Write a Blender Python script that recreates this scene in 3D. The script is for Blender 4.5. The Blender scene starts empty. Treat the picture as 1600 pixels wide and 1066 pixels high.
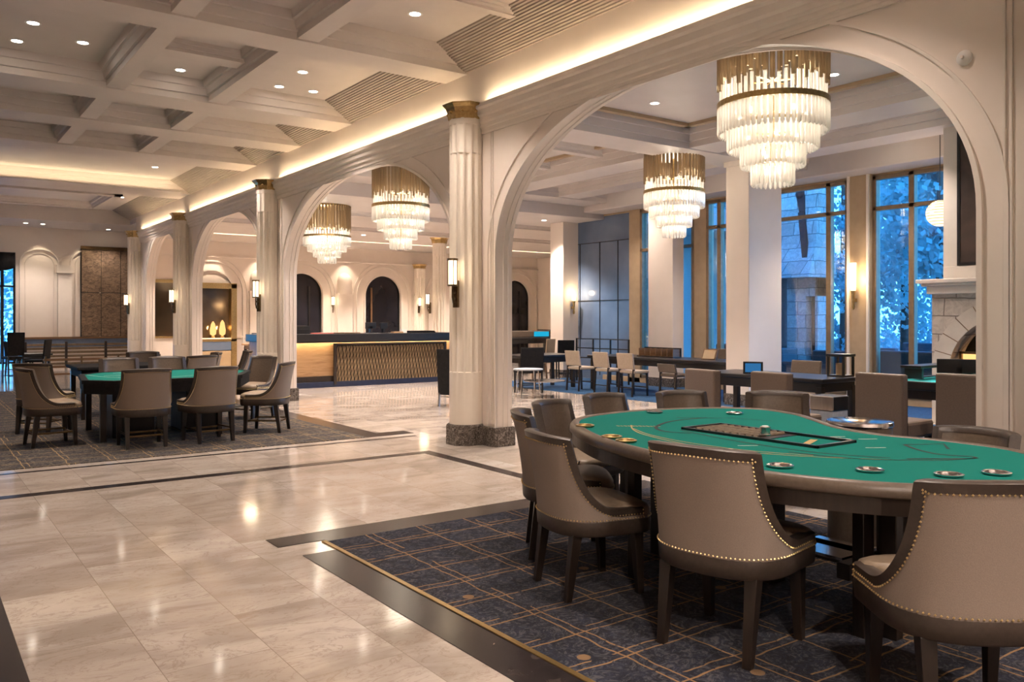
import bpy, bmesh, math, random
from mathutils import Vector, Matrix
random.seed(7)
PI = math.pi
sc = bpy.context.scene
col = sc.collection

# ------------------------------------------------------------------ materials
def newmat(name):
    m = bpy.data.materials.new(name); m.use_nodes = True
    nt = m.node_tree; nt.nodes.clear()
    out = nt.nodes.new('ShaderNodeOutputMaterial')
    return m, nt, out

def N(nt, typ, **kw):
    n = nt.nodes.new(typ)
    for k, v in kw.items():
        if k.startswith('i_'):
            key = k[2:].replace('_', ' ')
            n.inputs[key].default_value = v
        else:
            setattr(n, k, v)
    return n

def pbsdf(nt, out, color=(.5, .5, .5), rough=.5, metal=0., spec=.5, coat=0., sheen=0.):
    p = nt.nodes.new('ShaderNodeBsdfPrincipled')
    p.inputs['Base Color'].default_value = (*color, 1)
    p.inputs['Roughness'].default_value = rough
    p.inputs['Metallic'].default_value = metal
    p.inputs['Specular IOR Level'].default_value = spec
    if coat: p.inputs['Coat Weight'].default_value = coat; p.inputs['Coat Roughness'].default_value = .1
    if sheen: p.inputs['Sheen Weight'].default_value = sheen
    nt.links.new(p.outputs[0], out.inputs[0])
    return p

def coords(nt, scale=(1, 1, 1), kind='Object', rot=(0, 0, 0), loc=(0, 0, 0)):
    tc = nt.nodes.new('ShaderNodeTexCoord'); mp = nt.nodes.new('ShaderNodeMapping')
    mp.inputs['Scale'].default_value = scale; mp.inputs['Rotation'].default_value = rot; mp.inputs['Location'].default_value = loc
    nt.links.new(tc.outputs[kind], mp.inputs[0])
    return mp.outputs[0]

def ramp(nt, src, stops):
    r = nt.nodes.new('ShaderNodeValToRGB')
    e = r.color_ramp.elements
    while len(e) > 1: e.remove(e[-1])
    e[0].position = stops[0][0]; e[0].color = (*stops[0][1], 1)
    for p, c in stops[1:]:
        k = e.new(p); k.color = (*c, 1)
    nt.links.new(src, r.inputs[0])
    return r.outputs[0]

def noise(nt, vec, scale=5, detail=4, rough=.5, dist=0.):
    n = nt.nodes.new('ShaderNodeTexNoise')
    n.inputs['Scale'].default_value = scale; n.inputs['Detail'].default_value = detail
    n.inputs['Roughness'].default_value = rough; n.inputs['Distortion'].default_value = dist
    nt.links.new(vec, n.inputs['Vector'])
    return n.outputs['Fac']

def bump(nt, p, h, strength=.2, dist=.01):
    b = nt.nodes.new('ShaderNodeBump'); b.inputs['Strength'].default_value = strength; b.inputs['Distance'].default_value = dist
    nt.links.new(h, b.inputs['Height']); nt.links.new(b.outputs[0], p.inputs['Normal'])

def math_n(nt, op, a, b=None, c=None):
    n = nt.nodes.new('ShaderNodeMath'); n.operation = op
    for i, v in enumerate((a, b, c)):
        if v is None: continue
        if isinstance(v, (int, float)): n.inputs[i].default_value = v
        else: nt.links.new(v, n.inputs[i])
    return n.outputs[0]

def mixc(nt, fac, a, b):
    n = nt.nodes.new('ShaderNodeMix'); n.data_type = 'RGBA'
    for key, v in ((0, fac), (6, a), (7, b)):
        if isinstance(v, (int, float)): n.inputs[key].default_value = v
        elif isinstance(v, tuple): n.inputs[key].default_value = (*v, 1)
        else: nt.links.new(v, n.inputs[key])
    return n.outputs[2]

def mottled(name, c1, c2, scale=6, rough=.5, metal=0., spec=.5, bmp=0., detail=4, sc3=(1, 1, 1), coat=0., sheen=0., dist=0.):
    m, nt, out = newmat(name)
    p = pbsdf(nt, out, c1, rough, metal, spec, coat, sheen)
    f = noise(nt, coords(nt, sc3), scale, detail, .55, dist)
    nt.links.new(ramp(nt, f, [(.3, c1), (.7, c2)]), p.inputs['Base Color'])
    if bmp: bump(nt, p, f, bmp, .005)
    return m

def emit(name, color, strength):
    m, nt, out = newmat(name)
    e = N(nt, 'ShaderNodeEmission'); e.inputs[0].default_value = (*color, 1); e.inputs[1].default_value = strength
    nt.links.new(e.outputs[0], out.inputs[0]); return m

M = {}
M['plaster'] = mottled('warm_plaster', (.76, .68, .605), (.79, .71, .64), 3, .55, bmp=.03)
M['ceiling'] = mottled('ceiling_paint', (.56, .515, .49), (.60, .555, .53), 2, .5, bmp=.02)
M['crown'] = mottled('crown_painted_shade', (.33, .285, .25), (.37, .32, .28), 4, .5)  # darker than the ceiling paint: the crown's shade is put into its colour
M['column'] = mottled('column_limestone', (.82, .745, .645), (.86, .79, .69), 4, .42, bmp=.03)
M['trim'] = mottled('trim_paint', (.74, .67, .60), (.78, .71, .64), 5, .4)
M['dark_marble'] = None
M['brass'] = mottled('aged_brass', (.42, .29, .12), (.60, .44, .20), 30, .28, 1., bmp=.06)
M['dark_brass'] = mottled('dark_bronze', (.14, .095, .05), (.22, .15, .08), 25, .3, 1., bmp=.05)
M['fabric'] = mottled('taupe_fabric', (.225, .174, .137), (.27, .21, .167), 260, .85, bmp=.25, sheen=.12, sc3=(1, 1, 1))
M['leather'] = mottled('brown_leather', (.090, .066, .048), (.12, .09, .066), 45, .36, bmp=.12)
M['leather_dark'] = mottled('dark_leather', (.040, .028, .021), (.056, .040, .030), 50, .4, bmp=.12)
M['seat_leather'] = mottled('seat_leather', (.24, .18, .125), (.29, .22, .155), 40, .42, bmp=.12)
M['wood_dark'] = mottled('espresso_wood', (.014, .009, .007), (.026, .017, .012), 4, .3, sc3=(12, 12, 1.2), bmp=.04)
M['black'] = mottled('black_lacquer', (.008, .008, .009), (.014, .013, .013), 8, .3)
M['black_matte'] = mottled('black_matte', (.010, .010, .011), (.018, .017, .017), 20, .75, spec=.15)
M['nail'] = mottled('bright_brass_nail', (.70, .50, .22), (.80, .60, .30), 90, .34, .75)
M['led_counter'] = emit('warm_led_counter', (1, .74, .42), 16)
M['steel'] = mottled('brushed_steel', (.55, .53, .50), (.68, .66, .63), 60, .25, 1., sc3=(1, 1, .1))
M['chrome_top'] = mottled('polished_top', (.62, .62, .64), (.70, .70, .72), 4, .12, 1.)
M['felt'] = mottled('green_felt', (.003, .135, .108), (.004, .165, .132), 420, .95, bmp=.2, spec=.15)
M['felt_teal'] = mottled('teal_felt', (.01, .44, .47), (.012, .50, .53), 300, .9, bmp=.1)  # brightened colour stands in for the teal table's own light
M['mark_dark'] = mottled('felt_print_dark', (.012, .02, .02), (.02, .03, .03), 80, .9)
M['mark_gold'] = mottled('felt_print_gold', (.34, .24, .09), (.42, .30, .12), 80, .7)
M['mark_light'] = mottled('felt_print_pale', (.45, .50, .42), (.55, .58, .50), 80, .8)
M['gold_strip'] = mottled('brass_strip', (.40, .27, .10), (.50, .35, .14), 20, .3, .9)
M['blue_dark'] = mottled('navy_base', (.006, .012, .035), (.010, .018, .05), 12, .4)
M['chimney'] = mottled('chimney_plaster', (.66, .61, .55), (.70, .65, .59), 5, .7, bmp=.05)
M['beige'] = mottled('beige_vinyl', (.36, .29, .22), (.42, .34, .26), 30, .5)
M['screen'] = emit('lit_screen', (.06, .30, .7), .12)
M['screen_cyan'] = emit('cyan_light_bar', (.02, .5, .8), .2)
M['led'] = emit('warm_led', (1, .79, .52), 17)
M['led_soft'] = emit('warm_led_soft', (1, .77, .48), 5)
M['lamp'] = emit('warm_lamp', (1, .88, .72), 10)
M['bulb'] = emit('chandelier_bulb', (1, .86, .68), 4)
M['flame'] = emit('flame_glow', (1, .52, .18), .38)
M['sky_wood'] = mottled('window_frame_bronze', (.20, .145, .085), (.26, .19, .115), 10, .4, .25)
M['pilaster'] = mottled('tan_pilaster', (.42, .31, .19), (.47, .35, .22), 6, .5)
M['panel_blue'] = mottled('slate_blue_panel', (.10, .145, .23), (.13, .18, .28), 1.5, .22, coat=.3)  # bluer so the bay's glass reflections sit in the base colour
M['patio'] = mottled('patio_wicker', (.030, .032, .038), (.06, .062, .07), 60, .7, bmp=.2)
M['cushion'] = mottled('pale_cushion', (.34, .36, .40), (.44, .46, .50), 20, .8)
M['white'] = mottled('white_ceramic', (.75, .73, .70), (.8, .78, .75), 10, .4)
M['red'] = mottled('dull_red_mat', (.30, .06, .05), (.36, .09, .07), 10, .6)
M['bark'] = mottled('bark', (.05, .04, .035), (.09, .075, .06), 14, .9, bmp=.5)
M['art'] = mottled('dark_painting', (.022, .015, .012), (.07, .045, .035), 2.2, .4, dist=.8)
M['lawn'] = mottled('dusk_terrace', (.10, .12, .11), (.16, .17, .16), 3, .8)

# translucent shade of a sconce: its lamp's glow is put in as emission, added to translucency
def shade_mat(name, color, strength):
    m, nt, out = newmat(name)
    e = N(nt, 'ShaderNodeEmission'); e.inputs[0].default_value = (*color, 1); e.inputs[1].default_value = strength
    t = N(nt, 'ShaderNodeBsdfTranslucent'); t.inputs[0].default_value = (.9, .8, .65, 1)
    a = N(nt, 'ShaderNodeAddShader'); nt.links.new(e.outputs[0], a.inputs[0]); nt.links.new(t.outputs[0], a.inputs[1])
    nt.links.new(a.outputs[0], out.inputs[0]); return m
M['shade'] = shade_mat('lit_glass_shade', (1, .84, .60), .42)
M['globe'] = shade_mat('lit_woven_globe', (1, .74, .45), .25)

def dark_marble():
    m, nt, out = newmat('dark_veined_marble')
    p = pbsdf(nt, out, (.05, .04, .035), .16)
    v = coords(nt)
    a = noise(nt, v, 22, 7, .7, 1.6)
    b = noise(nt, v, 7, 6, .65, 2.5)
    base = ramp(nt, a, [(.38, (.035, .028, .024)), (.55, (.11, .09, .075)), (.68, (.26, .23, .20))])
    vein = math_n(nt, 'ABSOLUTE', math_n(nt, 'SUBTRACT', b, .5))
    f = ramp(nt, vein, [(.0, (1, 1, 1)), (.018, (0, 0, 0))])
    nt.links.new(mixc(nt, f, base, (.38, .34, .30)), p.inputs['Base Color'])
    return m
M['dark_marble'] = dark_marble()

def dark_inlay():
    m, nt, out = newmat('dark_inlay_stone')
    p = pbsdf(nt, out, (.04, .03, .03), .2, spec=.2)
    a = noise(nt, coords(nt), 9, 6, .65, 1.0)
    nt.links.new(ramp(nt, a, [(.35, (.016, .013, .015)), (.6, (.034, .027, .027)), (.75, (.075, .058, .05))]), p.inputs['Base Color'])
    return m
M['inlay'] = dark_inlay()

def marble_floor():
    m, nt, out = newmat('cream_marble_tiles')
    p = pbsdf(nt, out, (.7, .6, .5), .09, spec=.55)
    tc = N(nt, 'ShaderNodeTexCoord'); sep = N(nt, 'ShaderNodeSeparateXYZ'); nt.links.new(tc.outputs['Object'], sep.inputs[0])
    cmb = N(nt, 'ShaderNodeCombineXYZ')
    nt.links.new(sep.outputs[1], cmb.inputs[0]); nt.links.new(math_n(nt, 'SUBTRACT', sep.outputs[0], .42), cmb.inputs[1])
    br = N(nt, 'ShaderNodeTexBrick'); br.offset = .43; br.offset_frequency = 2
    br.inputs['Scale'].default_value = 1; br.inputs['Brick Width'].default_value = .93; br.inputs['Row Height'].default_value = .465
    br.inputs['Mortar Size'].default_value = .0022; br.inputs['Mortar Smooth'].default_value = .2; br.inputs['Bias'].default_value = 0
    br.inputs['Color1'].default_value = (.0, .0, .0, 1); br.inputs['Color2'].default_value = (1, 1, 1, 1); br.inputs['Mortar'].default_value = (.5, .5, .5, 1)
    nt.links.new(cmb.outputs[0], br.inputs['Vector'])
    # each tile shifts the vein pattern so veins break at the joints
    off = N(nt, 'ShaderNodeVectorMath'); off.operation = 'MULTIPLY_ADD'
    nt.links.new(br.outputs['Color'], off.inputs[0]); off.inputs[1].default_value = (7.3, 4.1, 9.0); nt.links.new(tc.outputs['Object'], off.inputs[2])
    mp = N(nt, 'ShaderNodeMapping'); mp.inputs['Scale'].default_value = (.8, 1.9, 1); mp.inputs['Rotation'].default_value = (0, 0, .5); nt.links.new(off.outputs[0], mp.inputs[0])
    cloud = noise(nt, mp.outputs[0], 1.3, 4, .5, .8)
    vein = noise(nt, mp.outputs[0], 2.6, 8, .62, 2.2)
    vein2 = noise(nt, mp.outputs[0], 5.5, 8, .65, 1.6)
    base = ramp(nt, cloud, [(.34, (.37, .315, .27)), (.5, (.535, .467, .41)), (.66, (.63, .566, .505))])
    vm = ramp(nt, math_n(nt, 'ABSOLUTE', math_n(nt, 'SUBTRACT', vein, .5)), [(0, (1, 1, 1)), (.022, (.0, .0, .0))])
    vm2 = ramp(nt, math_n(nt, 'ABSOLUTE', math_n(nt, 'SUBTRACT', vein2, .52)), [(0, (1, 1, 1)), (.016, (.0, .0, .0))])
    c = mixc(nt, math_n(nt, 'MULTIPLY', vm, .5), base, (.25, .18, .14))
    c = mixc(nt, math_n(nt, 'MULTIPLY', vm2, .22), c, (.30, .225, .175))
    tint = N(nt, 'ShaderNodeRGBToBW'); nt.links.new(br.outputs['Color'], tint.inputs[0])
    c = mixc(nt, math_n(nt, 'MULTIPLY', tint.outputs[0], .38), c, (.40, .325, .27))
    c = mixc(nt, math_n(nt, 'MULTIPLY', br.outputs['Fac'], .65), c, (.22, .17, .13))
    nt.links.new(c, p.inputs['Base Color'])
    nt.links.new(math_n(nt, 'ADD', math_n(nt, 'MULTIPLY', cloud, .08), .05), p.inputs['Roughness'])
    return m
M['marble'] = marble_floor()

def carpet_mat(name, c_lo, c_hi, c_fleck, c_line, pitch=.40, lines=1.0, fleck_amt=.6):
    m, nt, out = newmat(name)
    p = pbsdf(nt, out, c_lo, .95, spec=.1, sheen=.1)
    tc = N(nt, 'ShaderNodeTexCoord')
    wob = N(nt, 'ShaderNodeTexNoise'); wob.inputs['Scale'].default_value = 5; wob.inputs['Detail'].default_value = 2; nt.links.new(tc.outputs['Object'], wob.inputs['Vector'])
    wv = N(nt, 'ShaderNodeVectorMath'); wv.operation = 'MULTIPLY_ADD'; nt.links.new(wob.outputs['Color'], wv.inputs[0]); wv.inputs[1].default_value = (.05, .05, 0); nt.links.new(tc.outputs['Object'], wv.inputs[2])
    sep = N(nt, 'ShaderNodeSeparateXYZ'); nt.links.new(wv.outputs[0], sep.inputs[0])
    x, y = sep.outputs[0], sep.outputs[1]
    def line(v, pit, ph, w):
        f = math_n(nt, 'FRACT', math_n(nt, 'ADD', math_n(nt, 'DIVIDE', v, pit), ph))
        return math_n(nt, 'LESS_THAN', math_n(nt, 'ABSOLUTE', math_n(nt, 'SUBTRACT', f, .5)), w / pit)
    brk = N(nt, 'ShaderNodeTexNoise'); brk.inputs['Scale'].default_value = 2.2; brk.inputs['Detail'].default_value = 1; nt.links.new(tc.outputs['Object'], brk.inputs['Vector'])
    bs = math_n(nt, 'GREATER_THAN', brk.outputs['Fac'], .47)
    bs2 = math_n(nt, 'LESS_THAN', brk.outputs['Fac'], .55)
    l1 = line(x, pitch, .0, .0055); l2 = math_n(nt, 'MULTIPLY', line(x, pitch, .86, .005), bs)
    l3 = line(y, pitch * .82, .2, .0055); l4 = math_n(nt, 'MULTIPLY', line(y, pitch * .82, .03, .0048), bs2)
    L = math_n(nt, 'MAXIMUM', math_n(nt, 'MAXIMUM', l1, l2), math_n(nt, 'MAXIMUM', l3, l4))
    wear = noise(nt, tc.outputs['Object'], 24, 3, .7)
    L = math_n(nt, 'MULTIPLY', L, math_n(nt, 'MULTIPLY', math_n(nt, 'GREATER_THAN', wear, .38), lines))
    vo = N(nt, 'ShaderNodeTexVoronoi'); vo.voronoi_dimensions = '2D'; vo.inputs['Scale'].default_value = 2.4; nt.links.new(tc.outputs['Object'], vo.inputs['Vector'])
    disc = math_n(nt, 'LESS_THAN', vo.outputs['Distance'], .075)
    rnd = N(nt, 'ShaderNodeSeparateColor'); nt.links.new(vo.outputs['Color'], rnd.inputs[0])
    disc = math_n(nt, 'MULTIPLY', disc, math_n(nt, 'GREATER_THAN', rnd.outputs[0], .68))
    fl = noise(nt, wv.outputs[0], 12, 7, .8, 3.0)
    fl2 = noise(nt, wv.outputs[0], 11, 5, .7, 1.5)
    base = ramp(nt, fl2, [(.35, c_lo), (.65, c_hi)])
    base = mixc(nt, math_n(nt, 'MULTIPLY', ramp(nt, fl, [(.51, (0, 0, 0)), (.57, (1, 1, 1))]), fleck_amt), base, c_fleck)
    base = mixc(nt, math_n(nt, 'MULTIPLY', ramp(nt, fl, [(.40, (1, 1, 1)), (.46, (0, 0, 0))]), .75), base, (.006, .006, .009))
    c = mixc(nt, math_n(nt, 'MAXIMUM', L, math_n(nt, 'MULTIPLY', disc, .8 * lines)), base, c_line)
    nt.links.new(c, p.inputs['Base Color'])
    bump(nt, p, noise(nt, tc.outputs['Object'], 350, 2), .4, .004)
    return m
M['carpet'] = carpet_mat('patterned_navy_carpet', (.005, .006, .012), (.018, .023, .046), (.095, .092, .098), (.30, .175, .078), fleck_amt=.8)
M['carpet_left'] = carpet_mat('patterned_taupe_carpet', (.013, .012, .014), (.036, .035, .042), (.20, .165, .125), (.33, .22, .10), fleck_amt=.85)
M['carpet_blue'] = carpet_mat('blue_carpet', (.010, .045, .12), (.018, .085, .20), (.05, .10, .18), (.03, .08, .17), pitch=.8, lines=.5)

def stone(name, c1, c2, mortar, w=.42, h=.26):
    m, nt, out = newmat(name)
    p = pbsdf(nt, out, c1, .85)
    tc = N(nt, 'ShaderNodeTexCoord')
    sep = N(nt, 'ShaderNodeSeparateXYZ'); nt.links.new(tc.outputs['Object'], sep.inputs[0])
    cmb = N(nt, 'ShaderNodeCombineXYZ'); nt.links.new(math_n(nt, 'ADD', sep.outputs[0], sep.outputs[1]), cmb.inputs[0]); nt.links.new(sep.outputs[2], cmb.inputs[1])
    wob = N(nt, 'ShaderNodeTexNoise'); wob.inputs['Scale'].default_value = 3; nt.links.new(tc.outputs['Object'], wob.inputs['Vector'])
    wv = N(nt, 'ShaderNodeVectorMath'); wv.operation = 'MULTIPLY_ADD'; nt.links.new(wob.outputs['Color'], wv.inputs[0]); wv.inputs[1].default_value = (.05, .05, 0); nt.links.new(cmb.outputs[0], wv.inputs[2])
    br = N(nt, 'ShaderNodeTexBrick'); br.offset = .4; br.squash = 1.5; br.squash_frequency = 3
    br.inputs['Scale'].default_value = 1; br.inputs['Brick Width'].default_value = w; br.inputs['Row Height'].default_value = h
    br.inputs['Mortar Size'].default_value = .010; br.inputs['Mortar Smooth'].default_value = .4
    br.inputs['Color1'].default_value = (*c1, 1); br.inputs['Color2'].default_value = (*c2, 1); br.inputs['Mortar'].default_value = (*mortar, 1)
    nt.links.new(wv.outputs[0], br.inputs['Vector'])
    f = noise(nt, tc.outputs['Object'], 7, 6, .65, 1.5)
    c = mixc(nt, math_n(nt, 'MULTIPLY', ramp(nt, f, [(.4, (1, 1, 1)), (.6, (0, 0, 0))]), .35), br.outputs['Color'], mortar)
    nt.links.new(c, p.inputs['Base Color'])
    hgt = math_n(nt, 'SUBTRACT', math_n(nt, 'MULTIPLY', f, .5), br.outputs['Fac'])
    bump(nt, p, hgt, .8, .02)
    return m
M['stone'] = stone('fireplace_stone', (.52, .46, .40), (.60, .54, .48), (.25, .21, .18))
M['stone_out'] = stone('outdoor_stone', (.36, .31, .28), (.52, .46, .42), (.10, .09, .09), .55, .34)
M['roof_dark'] = mottled('dark_slate', (.05, .05, .06), (.09, .085, .10), 9, .7, bmp=.3)

def wood(name, c1, c2, axis=(1, 14, 14), rough=.35):
    m, nt, out = newmat(name)
    p = pbsdf(nt, out, c1, rough)
    v = coords(nt, axis)
    f = noise(nt, v, 1.6, 6, .6, .9)
    nt.links.new(ramp(nt, f, [(.3, c1), (.5, c2), (.7, c1)]), p.inputs['Base Color'])
    return m
M['oak'] = wood('honey_oak', (.30, .165, .075), (.46, .28, .14))
M['wood_mid'] = wood('walnut', (.12, .065, .03), (.20, .11, .055))
M['fin'] = wood('bronze_lattice', (.14, .095, .05), (.21, .145, .082), (3, 3, 3), .35)

def bronze_panel():
    m, nt, out = newmat('hammered_bronze_panel')
    p = pbsdf(nt, out, (.2, .12, .07), .38, .25)
    v = coords(nt)
    a = noise(nt, coords(nt, (1, 1, 1.8)), 7, 8, .85, 1.2); b = noise(nt, coords(nt, (1, 1, 3.5)), 1.6, 4, .6, .5)
    c = mixc(nt, b, ramp(nt, a, [(.42, (.06, .04, .026)), (.56, (.42, .29, .19))]), (.13, .085, .055))
    nt.links.new(c, p.inputs['Base Color']); bump(nt, p, a, .7, .01)
    return m
M['bronze_panel'] = bronze_panel()

def glass_pane(name, tint, gloss=.10):
    m, nt, out = newmat(name)
    t = N(nt, 'ShaderNodeBsdfTransparent'); t.inputs[0].default_value = (*tint, 1)
    g = N(nt, 'ShaderNodeBsdfGlossy'); g.inputs[1].default_value = .02; g.inputs[0].default_value = (.9, .9, .9, 1)
    mx = N(nt, 'ShaderNodeMixShader'); fr = N(nt, 'ShaderNodeFresnel'); fr.inputs[0].default_value = 1.45
    nt.links.new(math_n(nt, 'ADD', math_n(nt, 'MULTIPLY', fr.outputs[0], .7), gloss * .2), mx.inputs[0])
    nt.links.new(t.outputs[0], mx.inputs[1]); nt.links.new(g.outputs[0], mx.inputs[2]); nt.links.new(mx.outputs[0], out.inputs[0])
    return m
M['glass'] = glass_pane('window_glass', (.86, .93, .97))
M['dark_glass'] = mottled('dark_glazing', (.010, .010, .014), (.022, .022, .032), 1.2, .08)
M['smoked'] = mottled('smoked_mirror', (.10, .07, .045), (.15, .11, .07), 2, .08, .7)

def crystal(name, tint, trans, rough=.12):
    m, nt, out = newmat(name)
    tl = N(nt, 'ShaderNodeBsdfTranslucent'); tl.inputs[0].default_value = (*tint, 1)
    df = N(nt, 'ShaderNodeBsdfDiffuse'); df.inputs[0].default_value = (*tint, 1)
    gl = N(nt, 'ShaderNodeBsdfGlossy'); gl.inputs[0].default_value = (*[min(1, c * 1.1) for c in tint], 1); gl.inputs[1].default_value = rough
    tr = N(nt, 'ShaderNodeBsdfTransparent'); tr.inputs[0].default_value = (*tint, 1)
    a = N(nt, 'ShaderNodeMixShader'); a.inputs[0].default_value = .35; nt.links.new(tl.outputs[0], a.inputs[1]); nt.links.new(df.outputs[0], a.inputs[2])
    b = N(nt, 'ShaderNodeMixShader'); b.inputs[0].default_value = .28; nt.links.new(a.outputs[0], b.inputs[1]); nt.links.new(gl.outputs[0], b.inputs[2])
    c = N(nt, 'ShaderNodeMixShader'); c.inputs[0].default_value = trans; nt.links.new(b.outputs[0], c.inputs[1]); nt.links.new(tr.outputs[0], c.inputs[2])
    nt.links.new(c.outputs[0], out.inputs[0]); return m
M['crystal'] = crystal('clear_crystal', (.95, .93, .90), .26)
M['amber'] = crystal('smoky_amber_glass', (.52, .42, .30), .28)

def leaf_mat(name, c1, c2):
    m, nt, out = newmat(name)
    d = N(nt, 'ShaderNodeBsdfDiffuse'); t = N(nt, 'ShaderNodeBsdfTranslucent')
    c = ramp(nt, noise(nt, coords(nt), 1.3, 3), [(.35, c1), (.65, c2)])
    nt.links.new(c, d.inputs[0]); nt.links.new(c, t.inputs[0])
    mx = N(nt, 'ShaderNodeMixShader'); mx.inputs[0].default_value = .45
    nt.links.new(d.outputs[0], mx.inputs[1]); nt.links.new(t.outputs[0], mx.inputs[2]); nt.links.new(mx.outputs[0], out.inputs[0]); return m
M['leaf'] = leaf_mat('dusk_leaves', (.20, .42, .44), (.36, .60, .62))
M['leaf2'] = leaf_mat('pale_leaves', (.20, .36, .40), (.36, .54, .58))

# ------------------------------------------------------------------ mesh builder
class MB:
    def __init__(s): s.v = []; s.f = []; s.m = []; s.s = []; s.mi = 0; s.sm = False
    def add(s, vs, fs):
        b = len(s.v); s.v += [tuple(p) for p in vs]
        for f in fs: s.f.append([b + i for i in f]); s.m.append(s.mi); s.s.append(s.sm)
        return s
    def box(s, x0, y0, z0, x1, y1, z1):
        return s.add([(x0, y0, z0), (x1, y0, z0), (x1, y1, z0), (x0, y1, z0), (x0, y0, z1), (x1, y0, z1), (x1, y1, z1), (x0, y1, z1)],
                     [(0, 3, 2, 1), (4, 5, 6, 7), (0, 1, 5, 4), (1, 2, 6, 5), (2, 3, 7, 6), (3, 0, 4, 7)])
    def taper(s, c0, h0, c1, h1):
        a = [(c0[0] + i * h0[0], c0[1] + j * h0[1], c0[2]) for i, j in ((-1, -1), (1, -1), (1, 1), (-1, 1))]
        b = [(c1[0] + i * h1[0], c1[1] + j * h1[1], c1[2]) for i, j in ((-1, -1), (1, -1), (1, 1), (-1, 1))]
        return s.add(a + b, [(3, 2, 1, 0), (4, 5, 6, 7), (0, 1, 5, 4), (1, 2, 6, 5), (2, 3, 7, 6), (3, 0, 4, 7)])
    def rings(s, rings, closed=True, cap=True):
        n = len(rings[0]); vs = [p for r in rings for p in r]; fs = []
        for i in range(len(rings) - 1):
            for j in range(n if closed else n - 1):
                k = (j + 1) % n
                fs.append((i * n + j, i * n + k, (i + 1) * n + k, (i + 1) * n + j))
        if cap and closed:
            fs.append(tuple(reversed(range(n)))); fs.append(tuple((len(rings) - 1) * n + j for j in range(n)))
        return s.add(vs, fs)
    def lathe(s, prof, n=24, c=(0, 0), cap=True):
        return s.rings([[(c[0] + r * math.cos(2 * PI * j / n), c[1] + r * math.sin(2 * PI * j / n), z) for j in range(n)] for r, z in prof], True, cap)
    def cyl(s, x, y, z0, z1, r, n=16, r2=None): return s.lathe([(r, z0), (r if r2 is None else r2, z1)], n, (x, y))
    def prism(s, poly, z0, z1): return s.rings([[(x, y, z0) for x, y in poly], [(x, y, z1) for x, y in poly]])
    def tube(s, pts, r, n=6, closed=False):
        pts = [Vector(p) for p in pts]; rings = []; L = len(pts); up = Vector((0, 0, 1))
        for i, p in enumerate(pts):
            a = pts[(i - 1) % L] if closed or i > 0 else p; b = pts[(i + 1) % L] if closed or i < L - 1 else p
            t = (b - a).normalized(); u = up if abs(t.z) < .95 else Vector((1, 0, 0))
            x = t.cross(u).normalized(); y = x.cross(t)
            rings.append([p + x * (r * math.cos(2 * PI * j / n)) + y * (r * math.sin(2 * PI * j / n)) for j in range(n)])
        if closed: rings.append(rings[0]); return s.rings(rings, True, False)
        return s.rings(rings)
    def ball(s, c, r, n=8, m=5, sz=1.):
        rg = []
        for i in range(1, m):
            a = PI * i / m - PI / 2
            rg.append([(c[0] + r * math.cos(a) * math.cos(2 * PI * j / n), c[1] + r * math.cos(a) * math.sin(2 * PI * j / n), c[2] + r * sz * math.sin(a)) for j in range(n)])
        b = len(s.v); s.rings(rg, True, True); return s
    def octa(s, c, r):
        x, y, z = c
        return s.add([(x + r, y, z), (x - r, y, z), (x, y + r, z), (x, y - r, z), (x, y, z + r), (x, y, z - r)],
                     [(0, 2, 4), (2, 1, 4), (1, 3, 4), (3, 0, 4), (2, 0, 5), (1, 2, 5), (3, 1, 5), (0, 3, 5)])
    def xf(s, mat, start=0):
        for i in range(start, len(s.v)): s.v[i] = tuple(mat @ Vector(s.v[i]))
        return s
    def build(s, name, mats, parent=None, smooth=False, bevel=0., loc=None, angle=40):
        me = bpy.data.meshes.new(name); me.from_pydata(s.v, [], s.f)
        bm = bmesh.new(); bm.from_mesh(me); bmesh.ops.recalc_face_normals(bm, faces=bm.faces); bm.to_mesh(me); bm.free()
        if not isinstance(mats, (list, tuple)): mats = [mats]
        for m in mats: me.materials.append(m)
        for p, mi, sm in zip(me.polygons, s.m, s.s):
            p.material_index = mi; p.use_smooth = sm or smooth
        if smooth and angle:
            me.set_sharp_from_angle(angle=math.radians(angle))
        o = bpy.data.objects.new(name, me); col.objects.link(o)
        if parent: o.parent = parent
        if loc: o.location = loc
        if bevel:
            b = o.modifiers.new('bevel', 'BEVEL'); b.width = bevel; b.segments = 2; b.limit_method = 'ANGLE'; b.angle_limit = math.radians(50)
        return o

def tag(o, label=None, cat=None, group=None, kind=None):
    if label: o['label'] = label
    if cat: o['category'] = cat
    if group: o['group'] = group
    if kind: o['kind'] = kind
    return o
def struct(o, label=None): o['kind'] = 'structure'; return tag(o, label)
def thing(name, label, cat, loc=(0, 0, 0), rz=0, group=None):
    o = bpy.data.objects.new(name, None); col.objects.link(o); o.location = loc; o.rotation_euler = (0, 0, rz)
    return tag(o, label, cat, group)
KIDS = {}
def kids(o):
    return [c for c in col.objects if c.parent == o]
def copy_tree(o, parent=None):
    c = o.copy(); col.objects.link(c)
    if parent: c.parent = parent
    for k in kids(o): copy_tree(k, c)
    return c
def dup(o, loc, rz, label, group=None, scale=None):
    c = copy_tree(o); c.location = loc; c.rotation_euler = (0, 0, rz); c['label'] = label
    if group: c['group'] = group
    if scale: c.scale = scale
    return c
def face(fx, fy): return math.atan2(-fx, fy)      # local +Y turned to look along (fx, fy)
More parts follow.
